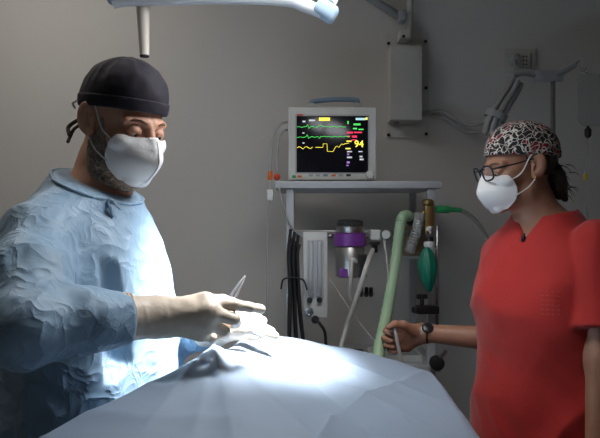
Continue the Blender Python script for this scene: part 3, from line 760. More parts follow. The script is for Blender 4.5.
gw = (axis((.20, .36, .0026), (.36, .42, .004), (.42, .70, .0026), (.70, .84, .009)), axis((1.27, 1.42, .0035), (1.42, 1.68, .0026), (1.68, 1.72, .005), (1.72, 1.84, .0026)),
      axis((0, .70, .016), (.70, .93, .0035), (.93, 1.03, .008), (1.03, 1.17, .0026), (1.17, 1.40, .006), (1.40, 1.70, .0026)))
sdf_obj('body', bw, gw, 'skin_w', nurse)
eyes_part(HW, nurse, False)
# hair
def reg_hair_w(q):
    a = aq(q)
    d = ell(q, (-.062, 0, -.010), (.056, .070, .085))
    d = smin(d, cone(a, (-.046, .062, .03), (-.054, .058, -.060), .020, .018), .015)
    return d
def f_hair(p):
    q = HW.loc(p); st = np.stack([q[:, 0] * 70, q[:, 1] * 70, q[:, 2] * 16], 1)
    d = smax(HW.local(q) - .008 - .008 * (vnoise(st) - .5), reg_hair_w(q), .004)
    b = ell(q, (-.098, .012, -.052), (.030, .046, .050)); b = smin(b, cone(q, (-.104, .022, -.075), (-.112, .030, -.108), .020, .007), .015)
    d = smin(d, b - .008 * (vnoise(st * 1.2) - .5) - .004 * (vnoise(st * 2.7) - .5), .012)
    d = smin(d, cone(q, (.012, .0655, .042), (.004, .072, .008), .006, .003), .004)
    return d * .93
hair = sdf_obj('hair', f_hair, ax3(HW.O - A(.16, .16, .16), HW.O + A(.18, .16, .10), .003), 'hair_w', nurse)
g = G(); rr_ = random.Random(5)
for i in range(12):
    s0 = HW.w(-.10 - .02 * rr_.random(), .03 + .03 * rr_.random(), -.01 - .085 * rr_.random()); dv = HW.R @ A(-.012 - .014 * rr_.random(), .010 * rr_.random(), -.025 + .022 * rr_.random())
    g.tube([s0, s0 + dv * .6 + A(0, 0, .003), s0 + dv + A(0, 0, -.004)], [.0014, .001, .0003], 5, 4)
g.build('loose_strands', 'hair_w', hair)
def cap_w(p, lift=0.0):
    q = HW.loc(p); d = ell(q, (-.014, 0, .040), (.104, .083, .092)); d = smin(d, ell(q, (-.050, 0, .036), (.074, .074, .074)), .02)
    d = d - .005 * (ridge(np.stack([q[:, 0] * 22, q[:, 1] * 16, q[:, 2] * 20], 1)) - .5) * np.clip((q[:, 2] - .04) / .04, 0, 1) - lift
    return q, d, .030 + .17 * q[:, 0] - q[:, 2]
def f_capw(p): q, d, pl = cap_w(p); return smax(d, pl, .003) * .93
capw = sdf_obj('surgical_cap', f_capw, ax3(HW.O - A(.15, .15, .06), HW.O + A(.15, .15, .16), .0026), 'capw', nurse)
def f_bandw(p): q, d, pl = cap_w(p, .0018); return smax(smax(d, pl, .002), -(pl + .020), .002) * .93
sdf_obj('cap_band', f_bandw, ax3(HW.O - A(.15, .15, .06), HW.O + A(.15, .15, .12), .0026), 'capw', capw)
mask_part(HW, nurse, 1.0, .97)
# spectacles
gs = G(); ln = G()
for sg in (-1, 1):
    rim = []
    for a in np.linspace(0, 2 * math.pi, 40, endpoint=False):
        cx, cz = math.cos(a), math.sin(a); k = (abs(cx) ** 3 + abs(cz) ** 3) ** (-1 / 3)
        y = .033 + .0245 * k * cx; z = -.006 + .0200 * k * cz + .002 * cx
        rim.append(HW.w(.1125 - .25 * max(0, y - .03) + .004 * cz, sg * y, z))
    gs.tube(rim, .0024, 8, raw=True, closed=True); c = sum(rim) / 40
    ln.add(rim + [c], [(i, (i + 1) % 40, 40) for i in range(40)])
    gs.tube([HW.w(.106, sg * .0575, .004), HW.w(.088, sg * .0690, .006), HW.w(.04, sg * .0745, .010), HW.w(-.004, sg * .0785, .016), HW.w(-.022, sg * .080, .006)], [.0026, .0024, .002, .0018, .0016], 8)
gs.tube([HW.w(.1135, -.0095, .000), HW.w(.1160, 0, .003), HW.w(.1135, .0095, .000)], .0022, 8)
sp = gs.build('spectacles', 'black', nurse); ln.build('lenses', 'glassl', sp)
G().ball(HW.w(-.004, .084, -.036), .0036).build('earring', 'gold', nurse)
# scrub top
torso_s = Loft(CW[0], CW[1], YAW_W, [(.74, 0, .135, .195), (.9, 0, .134, .190), (1.05, 0, .122, .178), (1.2, .020, .124, .172), (1.3, .014, .110, .165), (1.36, .002, .092, .142), (1.405, -.006, .072, .098), (1.44, -.012, .062, .072), (1.47, -.015, .058, .064)])
zV = 1.368
def f_scrub(p):
    q = rotz(p, CW, YAW_W); d = torso_s(p)
    hemL = (TL + (FL - TL) * .74); hemR = TR + (FR - TR) * .80
    sL = chain(p, [TL, hemL, FL], [.056, .064, .066], .02); sL = smax(sL, ((p - hemL) @ unit(FL - TL)).astype(np.float32), .006)
    sR = chain(p, [TR, hemR, FR], [.054, .057, .057], .02); sR = smax(sR, ((p - hemR) @ unit(FR - TR)).astype(np.float32), .006)
    d = smin(smin(d, sR, .03), sL, .009)
    fo = ridge(np.stack([q[:, 0] * 9 + 2, q[:, 1] * 10 - p[:, 2] * 5, p[:, 2] * 4.5], 1)) - .5
    fo2 = ridge(np.stack([q[:, 0] * 18, q[:, 1] * 16 + p[:, 2] * 12 + 7, p[:, 2] * 13], 1)) - .5
    d = d - .011 * fo - .0045 * fo2
    V_ = np.maximum(np.abs(q[:, 1]) * .88 - (p[:, 2] - zV) * .47, -q[:, 0] + .01)
    d = smax(d, -V_, .004)
    d = smax(d, -(np.sqrt((q[:, 0] + .004) ** 2 + q[:, 1] ** 2) - .057 - np.clip((p[:, 2] - 1.41) * .5, -.3, .05)), .004)
    return smax(d, .74 - p[:, 2], .01)
scrub = sdf_obj('scrub_top', f_scrub, (axis((.38, .84, .0052)), axis((1.32, 1.80, .0052)), axis((.72, .86, .015), (.86, 1.49, .0052))), 'scrub', nurse, slack=.03)
def ray_hit(f, px, py, lo, hi):
    ds = np.linspace(lo, hi, 500); q = np.array([P(px, py, d) for d in ds]); v = f(q.astype(np.float32)); i = np.nonzero(v < 0)[0]
    return q[i[0]] if len(i) else None
# faded chest print, sewn to the front of the top
g = G()
for r in range(6):
    for c in range(4):
        pts = [ray_hit(f_scrub, 540 + c * 5.6 + dx, 291 + r * 4.6 + .25 * (c + dx / 5.6), 1.25, 1.8) for dx in (0, 3.4)]
        if all(p is not None for p in pts): g.tube([p + A(0, -.0004, 0) for p in pts], .0016, 6, 2)
g.build('chest_print', 'print', scrub)
k = ray_hit(f_scrub, 523, 240, 1.25, 1.8)
if k is not None:
    g = G(); g.tube([k + A(0, -.001, -.004), k + A(.001, -.002, .008), k + A(.004, -.001, .016)], [.006, .005, .002], 8); g.build('neck_tab', 'black', scrub)
# watch
ad = unit(KR - FR); wc = KR - ad * .006; u_, v_, _ = frame_of(ad)
g = G(); g.lathe(wc - ad * .009, ad, [(0, .0275), (.001, .0295), (.017, .0290), (.018, .027)], 28); wt = g.build('wrist_watch', 'blackr', nurse)
fc = wc + unit(A(0, -.75, .65)) * .030; n_ = unit(A(0, -.75, .65))
G().lathe(fc - n_ * .004, n_, [(0, .015), (.002, .0165), (.006, .016), (.0075, .014)], 24).build('watch_case', 'black', wt)
for i, hh in enumerate((.010,)):
    G().tube([wc + ad * hh + .0292 * (math.cos(a) * u_ + math.sin(a) * v_) for a in np.linspace(0, 2 * math.pi, 32, endpoint=False)], .0022, 6, raw=True, closed=True).build('strap_keeper', 'dsteel', wt)
bc = KL + A(-.003, -.003, -.02)
G().tube([bc + A(.0305 * math.cos(a), .0305 * math.sin(a), .003 * math.sin(a)) for a in np.linspace(0, 2 * math.pi, 32, endpoint=False)], .0022, 6, raw=True, closed=True).build('bracelet', 'dsteel', nurse)
for sg in (-1, 1):
    hp = CW + lW * sg * .09
    G().lathe(hp + A(0, 0, .06), A(0, 0, 1), [(0, .060), (.02, .064), (.3, .074), (.70, .090), (.71, .05)], 20).build('trouser_leg', 'scrub', nurse)
    c = hp + fW * .055
    def f_shoe(p, c=c):
        q = rotz(p, c, YAW_W); return smax(smin(ell(q, (.02, 0, .03), (.115, .044, .05)), cone(q, (-.07, 0, .03), (-.055, 0, .055), .042, .037), .03), .0025 - p[:, 2], .006)
    sdf_obj('clog', f_shoe, ax3(c - A(.17, .15, .02), c + A(.17, .15, .14), .008), 'shoe', nurse)

# ------------------------------------------------------------------ equipment rack
DR = 2.06
rack = thing('equipment_rack', 'grey steel equipment rack with two front posts carrying the patient monitor', 'equipment rack', (.195, 2.22, 0))
ZT = 1.545
G().box((.192, 2.235, ZT - .012), (.548, .40, .024), .004).build('top_shelf', 'shelf', rack)
for x in (-.033, .436):
    for y in (2.065, 2.40):
        pg = G(); pg.box((x, y, .82), (.026, .026, 1.40), .003); po = pg.build('post', 'shelf', rack)
        G().lathe((x, y, 0), A(0, 0, 1), [(.0, .012), (.01, .03), (.045, .03), (.06, .018), (.125, .012)], 16).build('caster', 'blackr', po)
G().box((.20, 2.23, .925), (.53, .37, .022), .004).build('worktop', 'shelf', rack)
G().box((.20, 2.23, .20), (.50, .36, .022), .004).build('base_shelf', 'shelf', rack)
rl = G(); rl.box((.20, 2.085, 1.372), (.47, .012, .020), .002); rl.build('accessory_rail', 'dsteel', rack)
g = G(); g.cyl(A(.456, 2.062, 1.04), A(.456, 2.062, 1.40), .0065); g.build('chrome_rod', 'steel', rack)

# ------------------------------------------------------------------ patient monitor
DM = 2.08
mon = thing('patient_monitor', 'white patient monitor with blue carry handle on the rack, showing waveforms and 94', 'patient monitor', P(332.5, 180, DM + .09))
x0, z1_ = P(288.5, 107, DM)[[0, 2]]; x1, z0_ = P(377, 180, DM)[[0, 2]]; cx_, cz_ = (x0 + x1) / 2, (z0_ + z1_) / 2 + .002; z0_ = ZT + .006
G().box((cx_, DM + .095, (z0_ + z1_) / 2), (x1 - x0, .15, z1_ - z0_), .014, seg=3).build('casing', 'offw', mon)
fb = G(); fb.box((cx_, DM + .012, (z0_ + z1_) / 2), (x1 - x0 + .002, .03, z1_ - z0_ + .002), .008, seg=3); bez = fb.build('bezel', 'offw', mon)
for sx in (-.1, .1):
    for sy in (.04, .14): G().cyl(A(cx_ + sx, DM + sy, ZT + .0005), A(cx_ + sx, DM + sy, ZT + .012), .012).build('foot', 'blackr', mon)
def S(px, py, dz=0): return P(px, py, DM - .0045 + dz)
sc0, sc1 = S(296.5, 116), S(368, 172.5)
scr = G().box(((sc0[0] + sc1[0]) / 2, DM - .003, (sc0[2] + sc1[2]) / 2), (sc1[0] - sc0[0], .004, sc0[2] - sc1[2]), .001).build('screen', 'screen', mon)
G().box(((sc0[0] + sc1[0]) / 2, DM - .0022, (sc0[2] + sc1[2]) / 2), (sc1[0] - sc0[0] + .010, .003, sc0[2] - sc1[2] + .010), .001).build('screen_surround', 'screenrim', mon)
rw = random.Random(11)
def wave(name, pts, m, r=.0009): G().tube([S(a, b, -.0012) for a, b in pts], r, 6, raw=True).build(name, m, scr)
p = []
for px in np.arange(297, 346.5, .5):
    y = 127.0 + (-2.4 * math.exp(-((px - 307.5) / .7) ** 2) + 1.4 * math.exp(-((px - 309) / .6) ** 2) - 1.5 * math.exp(-((px - 321) / 2.5) ** 2) + .5 * math.exp(-((px - 316) / 2) ** 2)) - .012 * (px - 297) + .35 * math.sin(px * .9) + .02 * (px > 330) * (px - 330) * 1.2
    p.append((px, y))
wave('waveform', p, 'g_em')
p = []
for px in np.arange(297, 350, .5):
    y = 137.2 + (-2.6 * math.exp(-((px - 307.2) / .7) ** 2) + 1.2 * math.exp(-((px - 308.6) / .6) ** 2) + 1.6 * math.exp(-((px - 319.5) / .6) ** 2) - 1.2 * math.exp(-((px - 320.6) / .5) ** 2) - .5 * math.exp(-((px - 325) / 2) ** 2)) - .012 * (px - 297) + .3 * math.sin(px * 1.1 + 1)
    p.append((px, y))
wave('waveform', p, 'g_em')
wave('waveform', [(297, 148), (299, 146.5), (301, 147.5), (303, 149), (305, 147), (307, 146.6), (309, 148.2), (311, 148.4), (312.5, 147)], 'y_em')
wave('waveform', [(315.5, 147.3), (323, 147.4), (323.2, 143.8), (327, 143.8), (327.3, 151.3), (333, 151.6), (335.5, 147), (337, 146), (339, 147.4), (341.5, 143.8), (343, 144.6), (345.5, 143.6), (349, 143.0)], 'y_em')
text('numeral', '94', .031, S(359, 144.2, -.0018), 'y_em', scr)
def dash(name, items, m):
    for (a, b, w_, h_) in items:
        c = S(a, b, -.0004); k = DM / FPX; G().box(c, (w_ * k, .0012, h_ * k), 0).build(name, m, scr, False)
dash('status_bar', [(324.5, 119.2, 11, 3.2)], 'y_em'); dash('status_bar', [(360.5, 119, 9.5, 2.2)], 'c_em'); dash('status_bar', [(366.5, 118.6, 2, 2.4)], 'y_em')
dash('text_mark', [(304, 121.5, 3, 1.6), (312, 120.4, 6, 1.6), (303.5, 133, 2, 1), (303.5, 143, 2, 1)], 'w_em')
dash('text_mark', [(357, 124.4, 7, 1.8), (355, 128.6, 4, 1.4), (361, 129.4, 5, 1.2), (348, 122.5, 1.4, 3)], 'g_em')
dash('text_mark', [(350, 132.6, 6, 1.8), (358, 132.4, 8, 1.4), (354.5, 136.6, 5, 2.0), (348.6, 136.2, 3, 1.2), (354, 140.0, 5, 1.0)], 'r_em')
dash('text_mark', [(349, 141.2, 5, 1.2), (348, 148.6, 5, 1.2)], 'y_em')
dash('text_mark', [(349.5, 151.6, 5, 1.2), (360.5, 151.6, 4, 1.0), (349.5, 157.4, 5, 1.6), (361, 156.6, 3, 1.6), (361.6, 159.4, 4, 1.6)], 'w_em')
dash('text_mark', [(348.2, 154.4, 2.4, 1.6), (348.2, 162.4, 3, 2.0), (347.5, 165.4, 2, 1.2)], 'p_em')
g = G(); hh = [S(311, 109, .06), S(311.4, 103.8, .06), S(314, 101.4, .06), S(334, 99.6, .06), S(354.5, 99.8, .06), S(357.4, 102, .06), S(358, 108, .06)]
g.tube(hh, .0085, 12, 8); g.build('carry_handle', 'blueh', mon)
for px in (311.2, 357.8): G().box(S(px, 106, .06), (.026, .034, .016), .004).build('handle_bracket', 'shelf', mon)
G().box(S(369.6, 109.4, .03), (.031, .03, .012), .005, seg=3).build('alarm_light', 'alarm', mon)
G().box(S(300, 115.0, .002), (.022, .003, .006), .001).build('badge', 'red', bez)
G().box(S(308, 115.0, .003), (.024, .0015, .0028), .0004).build('badge_line', 'grey', bez)
G().box(S(294, 176.6, .002), (.014, .005, .010), .003).build('button', 'green', mon)
for i, px in enumerate((299.5, 311, 318, 325.5, 333.5, 341, 348.5)):
    G().box(S(px, 175.2 + (1.2 if i == 0 else 0), .002), (.0165, .005, .0085), .003).build('button', ('orange', 'grey', 'grey', 'blueh', 'orange', 'grey', 'black')[i], mon)
G().lathe(S(369.5, 175.0, .008), A(0, -1, 0), [(0, .015), (.012, .0145), (.018, .012), (.019, .004)], 24).build('control_knob', 'offw', mon)

# monitoring leads at the monitor's left side
def cable(name, label, cat, pts, r, m, group=None, n=8, rf=None):
    o = G().tube(pts, r, n, 8, rf).build(name, m); tag(o, label, cat, group); return o
t = thing('monitor_lead', 'thin white lead arching from the monitor side to an orange plug, outermost of the two', 'monitor lead', P(269, 176, 2.12), 'leads beside the monitor')
G().tube([P(287.4, 122, 2.14), P(281, 124, 2.12), P(274.5, 133, 2.11), P(271.5, 152, 2.10), P(270.5, 172, 2.10)], .0042, 8).build('lead', 'cablew', t)
G().cyl(P(270.5, 171, 2.10), P(270, 180, 2.10), .0085).build('plug', 'orange', t)
t = thing('monitor_lead', 'thin white lead from the monitor side to a red plug, closest to the casing', 'monitor lead', P(277, 182, 2.10), 'leads beside the monitor')
G().tube([P(287.2, 130, 2.14), P(283, 131, 2.11), P(278.5, 140, 2.10), P(277, 160, 2.095), P(277, 174, 2.09)], .0042, 8).build('lead', 'cablew', t)
G().ball(P(277, 177, 2.088), (.011, .010, .012)).build('plug', 'red', t)
t = thing('finger_sensor', 'white clip sensor hanging under the shelf at the left post, trailing a thin cord', 'finger sensor', P(270, 200, 2.05))
G().box(P(270, 195, 2.06), (.024, .022, .038), .006, seg=3).build('clip', 'white', t)
G().tube([P(269.5, 182, 2.09), P(270, 190, 2.06)], .003, 6).build('lead', 'cablew', t)
G().tube([P(269.5, 199, 2.06), P(267.5, 230, 2.07), P(267, 290, 2.08), P(267.5, 345, 2.10), P(267, 420, 2.14)], .0022, 6).build('cord', 'cablew', t)
t = cable('thin_cord', 'thin pale cord curving from the shelf corner down to the rail', 'cord', [P(279, 186, 2.025), P(283, 205, 2.03), P(291, 226, 2.045), P(300, 236, 2.06)], .0025, 'cablew')

# black cable bundle at the left post
for i in range(6):
    ix, iy = i % 3 - 1, i // 3; xo = -.022 + ix * .0125 + iy * .004; yo = 2.040 - iy * .0125
    pts = [A(xo + dx + ix * sp_, yo, CAM_Z - (py - 219) / FPX * 2.04) for py, dx, sp_ in ((229 + 3 * i, .004, 0), (255, -.003, .001), (288, .001, .001), (320, .004, .006), (342 + 2 * i, .010, .012))]
    cable('black_cable', 'black cable in the loose bundle hanging by the left rack post', 'cable', pts, .0052, 'blackr', 'black cables by the left post')
cable('cable_loop', 'slack black cable loop sticking out either side of the black bundle', 'cable', [P(281, 289, 2.02), P(283, 280, 2.015), P(290, 277.5, 2.012), P(298, 278, 2.012), P(304, 281, 2.015), P(307, 290, 2.02)], .003, 'blackr')

# flowmeter panel
fm = thing('flowmeter_panel', 'pale two-tube flowmeter panel hanging on the rail beside black cables', 'flowmeter', P(315, 320, 2.08))
a_, b_ = P(303, 232, 2.045), P(327.5, 318, 2.045); cxf = (a_[0] + b_[0]) / 2
G().box((cxf, 2.060, (a_[2] + b_[2]) / 2), (b_[0] - a_[0], .034, a_[2] - b_[2]), .005).build('housing', 'offw', fm)
G().box((cxf, 2.042, P(0, 268, 2.075)[2]), (.055, .006, P(0, 240, 2.075)[2] - P(0, 297, 2.075)[2]), .002).build('recess', 'shelf', fm)
for px in (311, 319.5):
    tb_ = G().cyl(P(px, 296, 2.033), P(px, 241, 2.033), .0085).build('flow_tube', 'acryl', fm)
    G().ball(P(px, 288, 2.033), .0055).build('float', 'dark', tb_)
for px in (309.5, 319.5): G().lathe(P(px, 300, 2.043), A(0, -1, 0), [(0, .009), (.014, .0085), (.018, .006)], 14).build('control_knob', 'black', fm)
kn = G().lathe(P(309, 311.5, 2.045), A(0, -1, 0), [(0, .014), (.006, .015), (.012, .013), (.013, .009), (.010, .008)], 24).build('gauge', 'steel', fm)
G().lathe(P(315, 319, 2.042), A(0, -1, 0), [(0, .012), (.016, .013), (.022, .009)], 16).build('outlet_knob', 'blackr', fm)
G().cyl(P(327, 236, 2.06), P(333, 236, 2.06), .007).build('connector', 'dsteel', fm)
cable('short_black_hose', 'short black hose dropping from the flowmeter panel outlet', 'hose', [P(315.5, 319, 2.012), P(320, 324, 2.005), P(325, 333, 2.01), P(326, 352, 2.03)], .005, 'blackr')

# vaporizer with purple band
vp = thing('vaporizer', 'steel vaporizer canister with a purple band hanging on the rail', 'vaporizer', P(350, 277, 2.09))
vc = P(350, 277, 2.0225); k = 2.085 / FPX
G().lathe(vc, A(0, 0, 1), [(0, .040), (.004, .046), (.03 * 1, .047), (30 * k, .047), (31 * k, .044)], 36).build('body', 'dsteel', vp)
G().lathe(vc + A(0, 0, 30 * k), A(0, 0, 1), [(0, .047), (.002, .0530), (12 * k, .0530), (13 * k, .046)], 36).build('band', 'purple', vp)
G().lathe(vc + A(0, 0, 43 * k), A(0, 0, 1), [(0, .045), (.002, .0465), (6 * k, .0460), (7 * k, .038)], 36).build('dial', 'dsteel', vp)
kb = G(); kb.lathe(vc + A(0, 0, 49.5 * k), A(0, 0, 1), [(0, .036), (.002, .040), (5 * k, .040), (6 * k, .036), (6.4 * k, .02)], 36)
for i in range(28): q = 2 * math.pi * i / 28; kb.box(vc + A(.0402 * math.cos(q), .0402 * math.sin(q), 52 * k), (.004, .004, 4.4 * k), 0)
kb.build('knurled_cap', 'dark', vp)
G().box(vc + A(-.024, -.040, 5.0 * k), (.028, .012, 8 * k), .002).build('purple_tag', 'purple', vp)
G().box(vc + A(.036, -.036, 12 * k), (.030, .016, 22 * k), .004).build('filler_block', 'black', vp)
G().box(vc + A(0, .0495, 26 * k), (.05, .012, .03), .003).build('mount', 'black', vp)
cable('milky_tube', 'short milky tube looped against the front of the steel canister', 'tube', [P(356, 262, 1.972), P(353.5, 259.5, 1.960), P(351.5, 264, 1.958), P(351, 275, 1.962), P(350, 290, 1.975), P(351.5, 300, 1.99)], .0065, 'tubew')
t = thing('rail_valve', 'small dark valve with two knobs under the canister', 'valve', P(365, 294, 2.08))
for px in (361, 366.5, 371): G().cyl(P(px, 296, 2.085), P(px, 288, 2.06), .0065).build('knob', 'black', t)
G().box(P(366, 293.5, 2.09), (.05, .016, .012), .003).build('body', 'dsteel', t)

# connectors on the rail
t = thing('gas_connector', 'white and black gas connector block clipped on the rail right of the canister', 'connector', P(375, 245, 2.06))
G().box(P(375, 235, 2.061), (.034, .034, .036), .006, seg=3).build('body', 'white', t)
G().cyl(P(368, 236, 2.06), P(365, 236, 2.06), .008).build('nipple', 'dsteel', t)
bk = G(); bk.box(P(374.5, 247.5, 2.05), (.020, .016, .034), .004); bk.box(P(374.5, 243, 2.045), (.034, .016, .010), .003); bk.build('clip', 'black', t)
t = thing('pressure_gauge', 'small round steel gauge on the rail next to the white connector', 'gauge', P(386, 240, 2.06))
G().lathe(P(386, 234.5, 2.075), A(0, -1, 0), [(0, .019), (.02, .020), (.023, .018), (.0235, .003)], 24).build('case', 'steel', t)
G().lathe(P(386, 234.5, 2.0515), A(0, -1, 0), [(0, .0145), (.0008, .014)], 24).build('dial', 'white', t)
cable('milky_tube', 'long milky tube slanting from the white connector down behind the drape', 'tube', [P(372.5, 250, 2.02), P(366, 268, 1.942), P(356, 300, 1.96), P(347, 326, 1.99), P(340, 354, 1.98), P(338, 385, 1.97)], .0085, 'tubew')
cable('clear_tube', 'thin clear tube slanting from the panel bottom right towards the worktop', 'tube', [P(329, 278, 2.06), P(345, 302, 2.04), P(362, 326, 2.02), P(378, 346, 2.01), P(392, 372, 2.0)], .0028, 'tubew')
cable('clear_tube', 'thin clear tube hanging from the round gauge behind the green hose', 'tube', [P(384, 240, 2.045), P(387, 262, 2.03), P(389, 290, 2.02), P(386, 322, 2.02), P(383, 356, 2.04)], .0042, 'tubew')

# absorber, hoses, valves at the right post
ab = thing('absorber_canister', 'beige absorber canister hanging behind the two thick hoses', 'absorber', P(415, 257, 2.1))
G().lathe(P(414, 257, 2.155), A(0, 0, 1), [(0, .036), (.004, .040), (.108, .040), (.112, .036)], 30).build('canister', 'beige', ab)
G().lathe(P(414, 222, 2.155), A(0, 0, 1), [(0, .038), (.004, .043), (.016, .043), (.022, .030)], 30).build('lid', 'dsteel', ab)
G().lathe(P(414, 258.5, 2.155), A(0, 0, 1), [(0, .036), (.002, .042), (.010, .042), (.012, .036)], 30).build('base_ring', 'white', ab)
cor = lambda i: 1 + (.09 if i % 2 else -.06)
hp = [P(411, 220, 2.088), P(407, 215.5, 2.055), P(402.5, 218, 2.03), P(400, 228, 2.02), P(396.5, 255, 2.0), P(391, 290, 1.94), P(385, 322, 1.85), P(380, 345, 1.785), P(377.5, 365, 1.74), P(376, 385, 1.69)]
t = thing('breathing_hose', 'thick pale green corrugated breathing hose held in the gloveless hand', 'hose', hp[-1])
G().tube(hp, .0170, 16, 8, cor).build('corrugated_tube', 'hoseg', t)
dq = hp[0] - hp[1]; G().lathe(hp[0] - unit(dq) * .022, dq, [(0, .019), (.002, .0215), (.022, .0215), (.030, .016)], 20).build('end_cuff', 'black', t)
cable('breathing_hose', 'short greyish clear corrugated hose beside the green one, by the canister', 'hose', [P(419.5, 213, 2.03), P(419, 219, 2.035), P(417, 229, 2.045), P(413.5, 240, 2.055), P(409, 252, 2.065)], .0165, 'hosec', None, 14, cor)
vb = thing('valve_block', 'brass valve block at the top of the right rack post', 'valve', P(429, 236, 2.05))
G().box(P(428.8, 219, 2.035), (.030, .030, .10), .005).build('body', 'brass', vb)
G().lathe(P(428, 206, 2.031), A(0, 0, 1), [(0, .012), (.006, .019), (.018, .019), (.022, .012)], 18).build('cap', 'brass', vb)
G().cyl(P(425, 213, 2.03), P(422, 212, 2.03), .008).build('side_port', 'brass', vb)
G().lathe(P(428.5, 229, 2.022), A(0, -1, 0), [(0, .008), (.012, .008), (.014, .004)], 14).build('lamp_stud', 'white', vb)
G().cyl(P(431, 226, 2.02), P(431, 237, 2.02), .009).build('bottom_port', 'dsteel', vb)
t = thing('gas_pipe', 'short green gas pipe sticking out right of the brass valve block', 'pipe', P(446, 212, 2.03))
G().lathe(P(436, 209, 2.03), A(1, 0, -.05), [(0, .010), (.002, .0125), (.040, .0125), (.048, .008), (.085, .0065)], 16).build('pipe', 'green', t)
cable('milky_tube', 'milky tube arching from the green pipe away behind the red top', 'tube', [P(450, 209, 2.10), P(462, 211, 2.10), P(475, 220, 2.11), P(486, 236, 2.13), P(495, 258, 2.15), P(498, 300, 2.18)], .0075, 'hosec')

# resuscitator bag
bg = thing('breathing_bag', 'dark green rubber breathing bag hanging on the right rack post', 'breathing bag', P(428, 292, 2.02))
V_, F_ = [], []; n_, mm = 40, 40
for i in range(mm + 1):
    u = i / mm; z = u * 46 * (1.985 / FPX); r = .031 * math.sin(math.pi * (.06 + .90 * u)) ** .75 * (.72 + .50 * u if u < .6 else 1.02) * (1 if u < .9 else 1 - (u - .9) * 3.5)
    for j in range(n_):
        a = 2 * math.pi * j / n_; q = r * (1 + .07 * math.cos(8 * a) * math.sin(math.pi * u)); V_.append(P(428, 292, 1.985) + A(q * math.cos(a) - .006 * (u - .5), q * math.sin(a), z))
for i in range(mm):
    for j in range(n_): F_.append((i * n_ + j, i * n_ + (j + 1) % n_, (i + 1) * n_ + (j + 1) % n_, (i + 1) * n_ + j))
F_ += [tuple(range(n_))[::-1], tuple(mm * n_ + j for j in range(n_))]
mesh_obj('bag', V_, F_, M['teal'], bg, 'sdf')
G().lathe(P(429.5, 247, 1.985), A(0, 0, 1), [(0, .017), (.004, .0185), (.016, .0175), (.018, .013)], 20).build('neck_collar', 'white', bg)
G().lathe(P(429.7, 241.5, 1.985), A(0, 0, 1), [(0, .013), (.014, .013)], 20).build('neck_port', 'black', bg)
t = thing('rail_clamp', 'black clamp with a winged knob on the right rack post under the green bag', 'clamp', P(427, 316, 2.03))
G().box(P(427, 309.5, 2.03), (.076, .034, .028), .006).build('jaw', 'black', t)
kg = G(); kg.cyl(P(422, 305, 2.02), P(422, 297, 2.02), .007); kg.box(P(422, 296.5, 2.02), (.036, .012, .016), .004); kg.build('wing_knob', 'black', t)
kg = G(); kg.cyl(P(418, 310, 2.02), P(414, 310, 2.0), .011); kg.build('screw', 'black', t)

# worktop clutter
ZW = .9368
tr = thing('instrument_tray', 'shallow grey tray lying at the front right of the rack worktop', 'tray', (.325, 2.15, ZW))
g = G(); g.box((.325, 2.15, ZW + .005), (.17, .13, .008), .002); g.build('tray_bottom', 'shelf', tr)
g = G()
for s_ in (-1, 1): g.box((.325 + s_ * .084, 2.15, ZW + .012), (.005, .135, .023), .001); g.box((.325, 2.15 + s_ * .065, ZW + .013), (.17, .005, .024), .001)
g.build('tray_rim', 'white', tr)
t = thing('laryngoscope_handle', 'black ribbed handle resting across the grey tray', 'handle', (.36, 2.12, ZW + .024))
G().lathe((.30, 2.135, ZW + .037), A(1, .05, 0), [(0, .008), (.004, .012), (.075, .012), (.08, .008)], 16).build('grip', 'black', t)
t = thing('post_clamp', 'round black clamp fixed low on the right post by the worktop edge', 'clamp', P(436, 366, 2.04))
G().lathe(P(436, 362, 2.0445), A(0, -1, 0), [(0, .02), (.004, .024), (.026, .023), (.030, .012)], 20).build('knob', 'blackr', t)
G().tube([P(437, 361, 2.04), P(441, 356, 2.02), P(446, 351, 2.01)], .007, 8).build('lever', 'dsteel', t)
for (x, y, wx, wy, h_, m_, nm, lb, ct) in ((.06, 2.12, .09, .10, .03, 'black', 'black_case', 'flat black case on the worktop below the canister', 'case'), (.175, 2.16, .10, .09, .022, 'blackr', 'black_pouch', 'flat black pouch on the worktop in the middle, next to the tray', 'pouch')):
    t = thing(nm, lb, ct, (x, y, ZW)); G().box((x, y, ZW + h_ / 2), (wx, wy, h_), .007, seg=3).build('body', m_, t)
    G().tube([A(x - .03, y - wy / 2, ZW + h_ * .6), A(x - .025, y - wy / 2 - .012, ZW + h_ * .7), A(x + .025, y - wy / 2 - .012, ZW + h_ * .7), A(x + .03, y - wy / 2, ZW + h_ * .6)], .003, 8).build('strap', 'grey', t)
cable('white_tube', 'short stiff white tube held between the fingers of the bare hand', 'tube', [P(393, 322, 1.742), P(395.5, 333, 1.735), P(399, 350, 1.735), P(402, 366, 1.74), P(403, 376, 1.745)], .0052, 'tubew')

# ------------------------------------------------------------------ on the wall
YW = 2.5
bx = thing('wall_box', 'white metal box on a screwed wall plate behind the monitor', 'wall box', P(407, 138, YW))
a_, b_ = P(386, 33, YW), P(428.5, 138, YW)
pl = G().box(((a_[0] + b_[0]) / 2, YW - .004, (a_[2] + b_[2]) / 2), (b_[0] - a_[0], .008, a_[2] - b_[2]), .001).build('mount_plate', 'white', bx)
for px, py in ((388.5, 43.5), (425.5, 41.5), (426, 88), (388.5, 135), (426, 134)): G().lathe(P(px, py, YW - .008), A(0, -1, 0), [(0, .007), (.004, .007), (.006, .004)], 6).build('screw', 'dark', pl)
a_, b_ = P(390.5, 45, 2.40), P(422.5, 120, 2.40)
G().box(((a_[0] + b_[0]) / 2, 2.447, (a_[2] + b_[2]) / 2), (b_[0] - a_[0], .09, a_[2] - b_[2]), .006).build('cover', 'white', bx)
G().box(P(403.5, 36.5, 2.45), (.040, .08, .036), .004).build('top_bracket', 'white', bx)
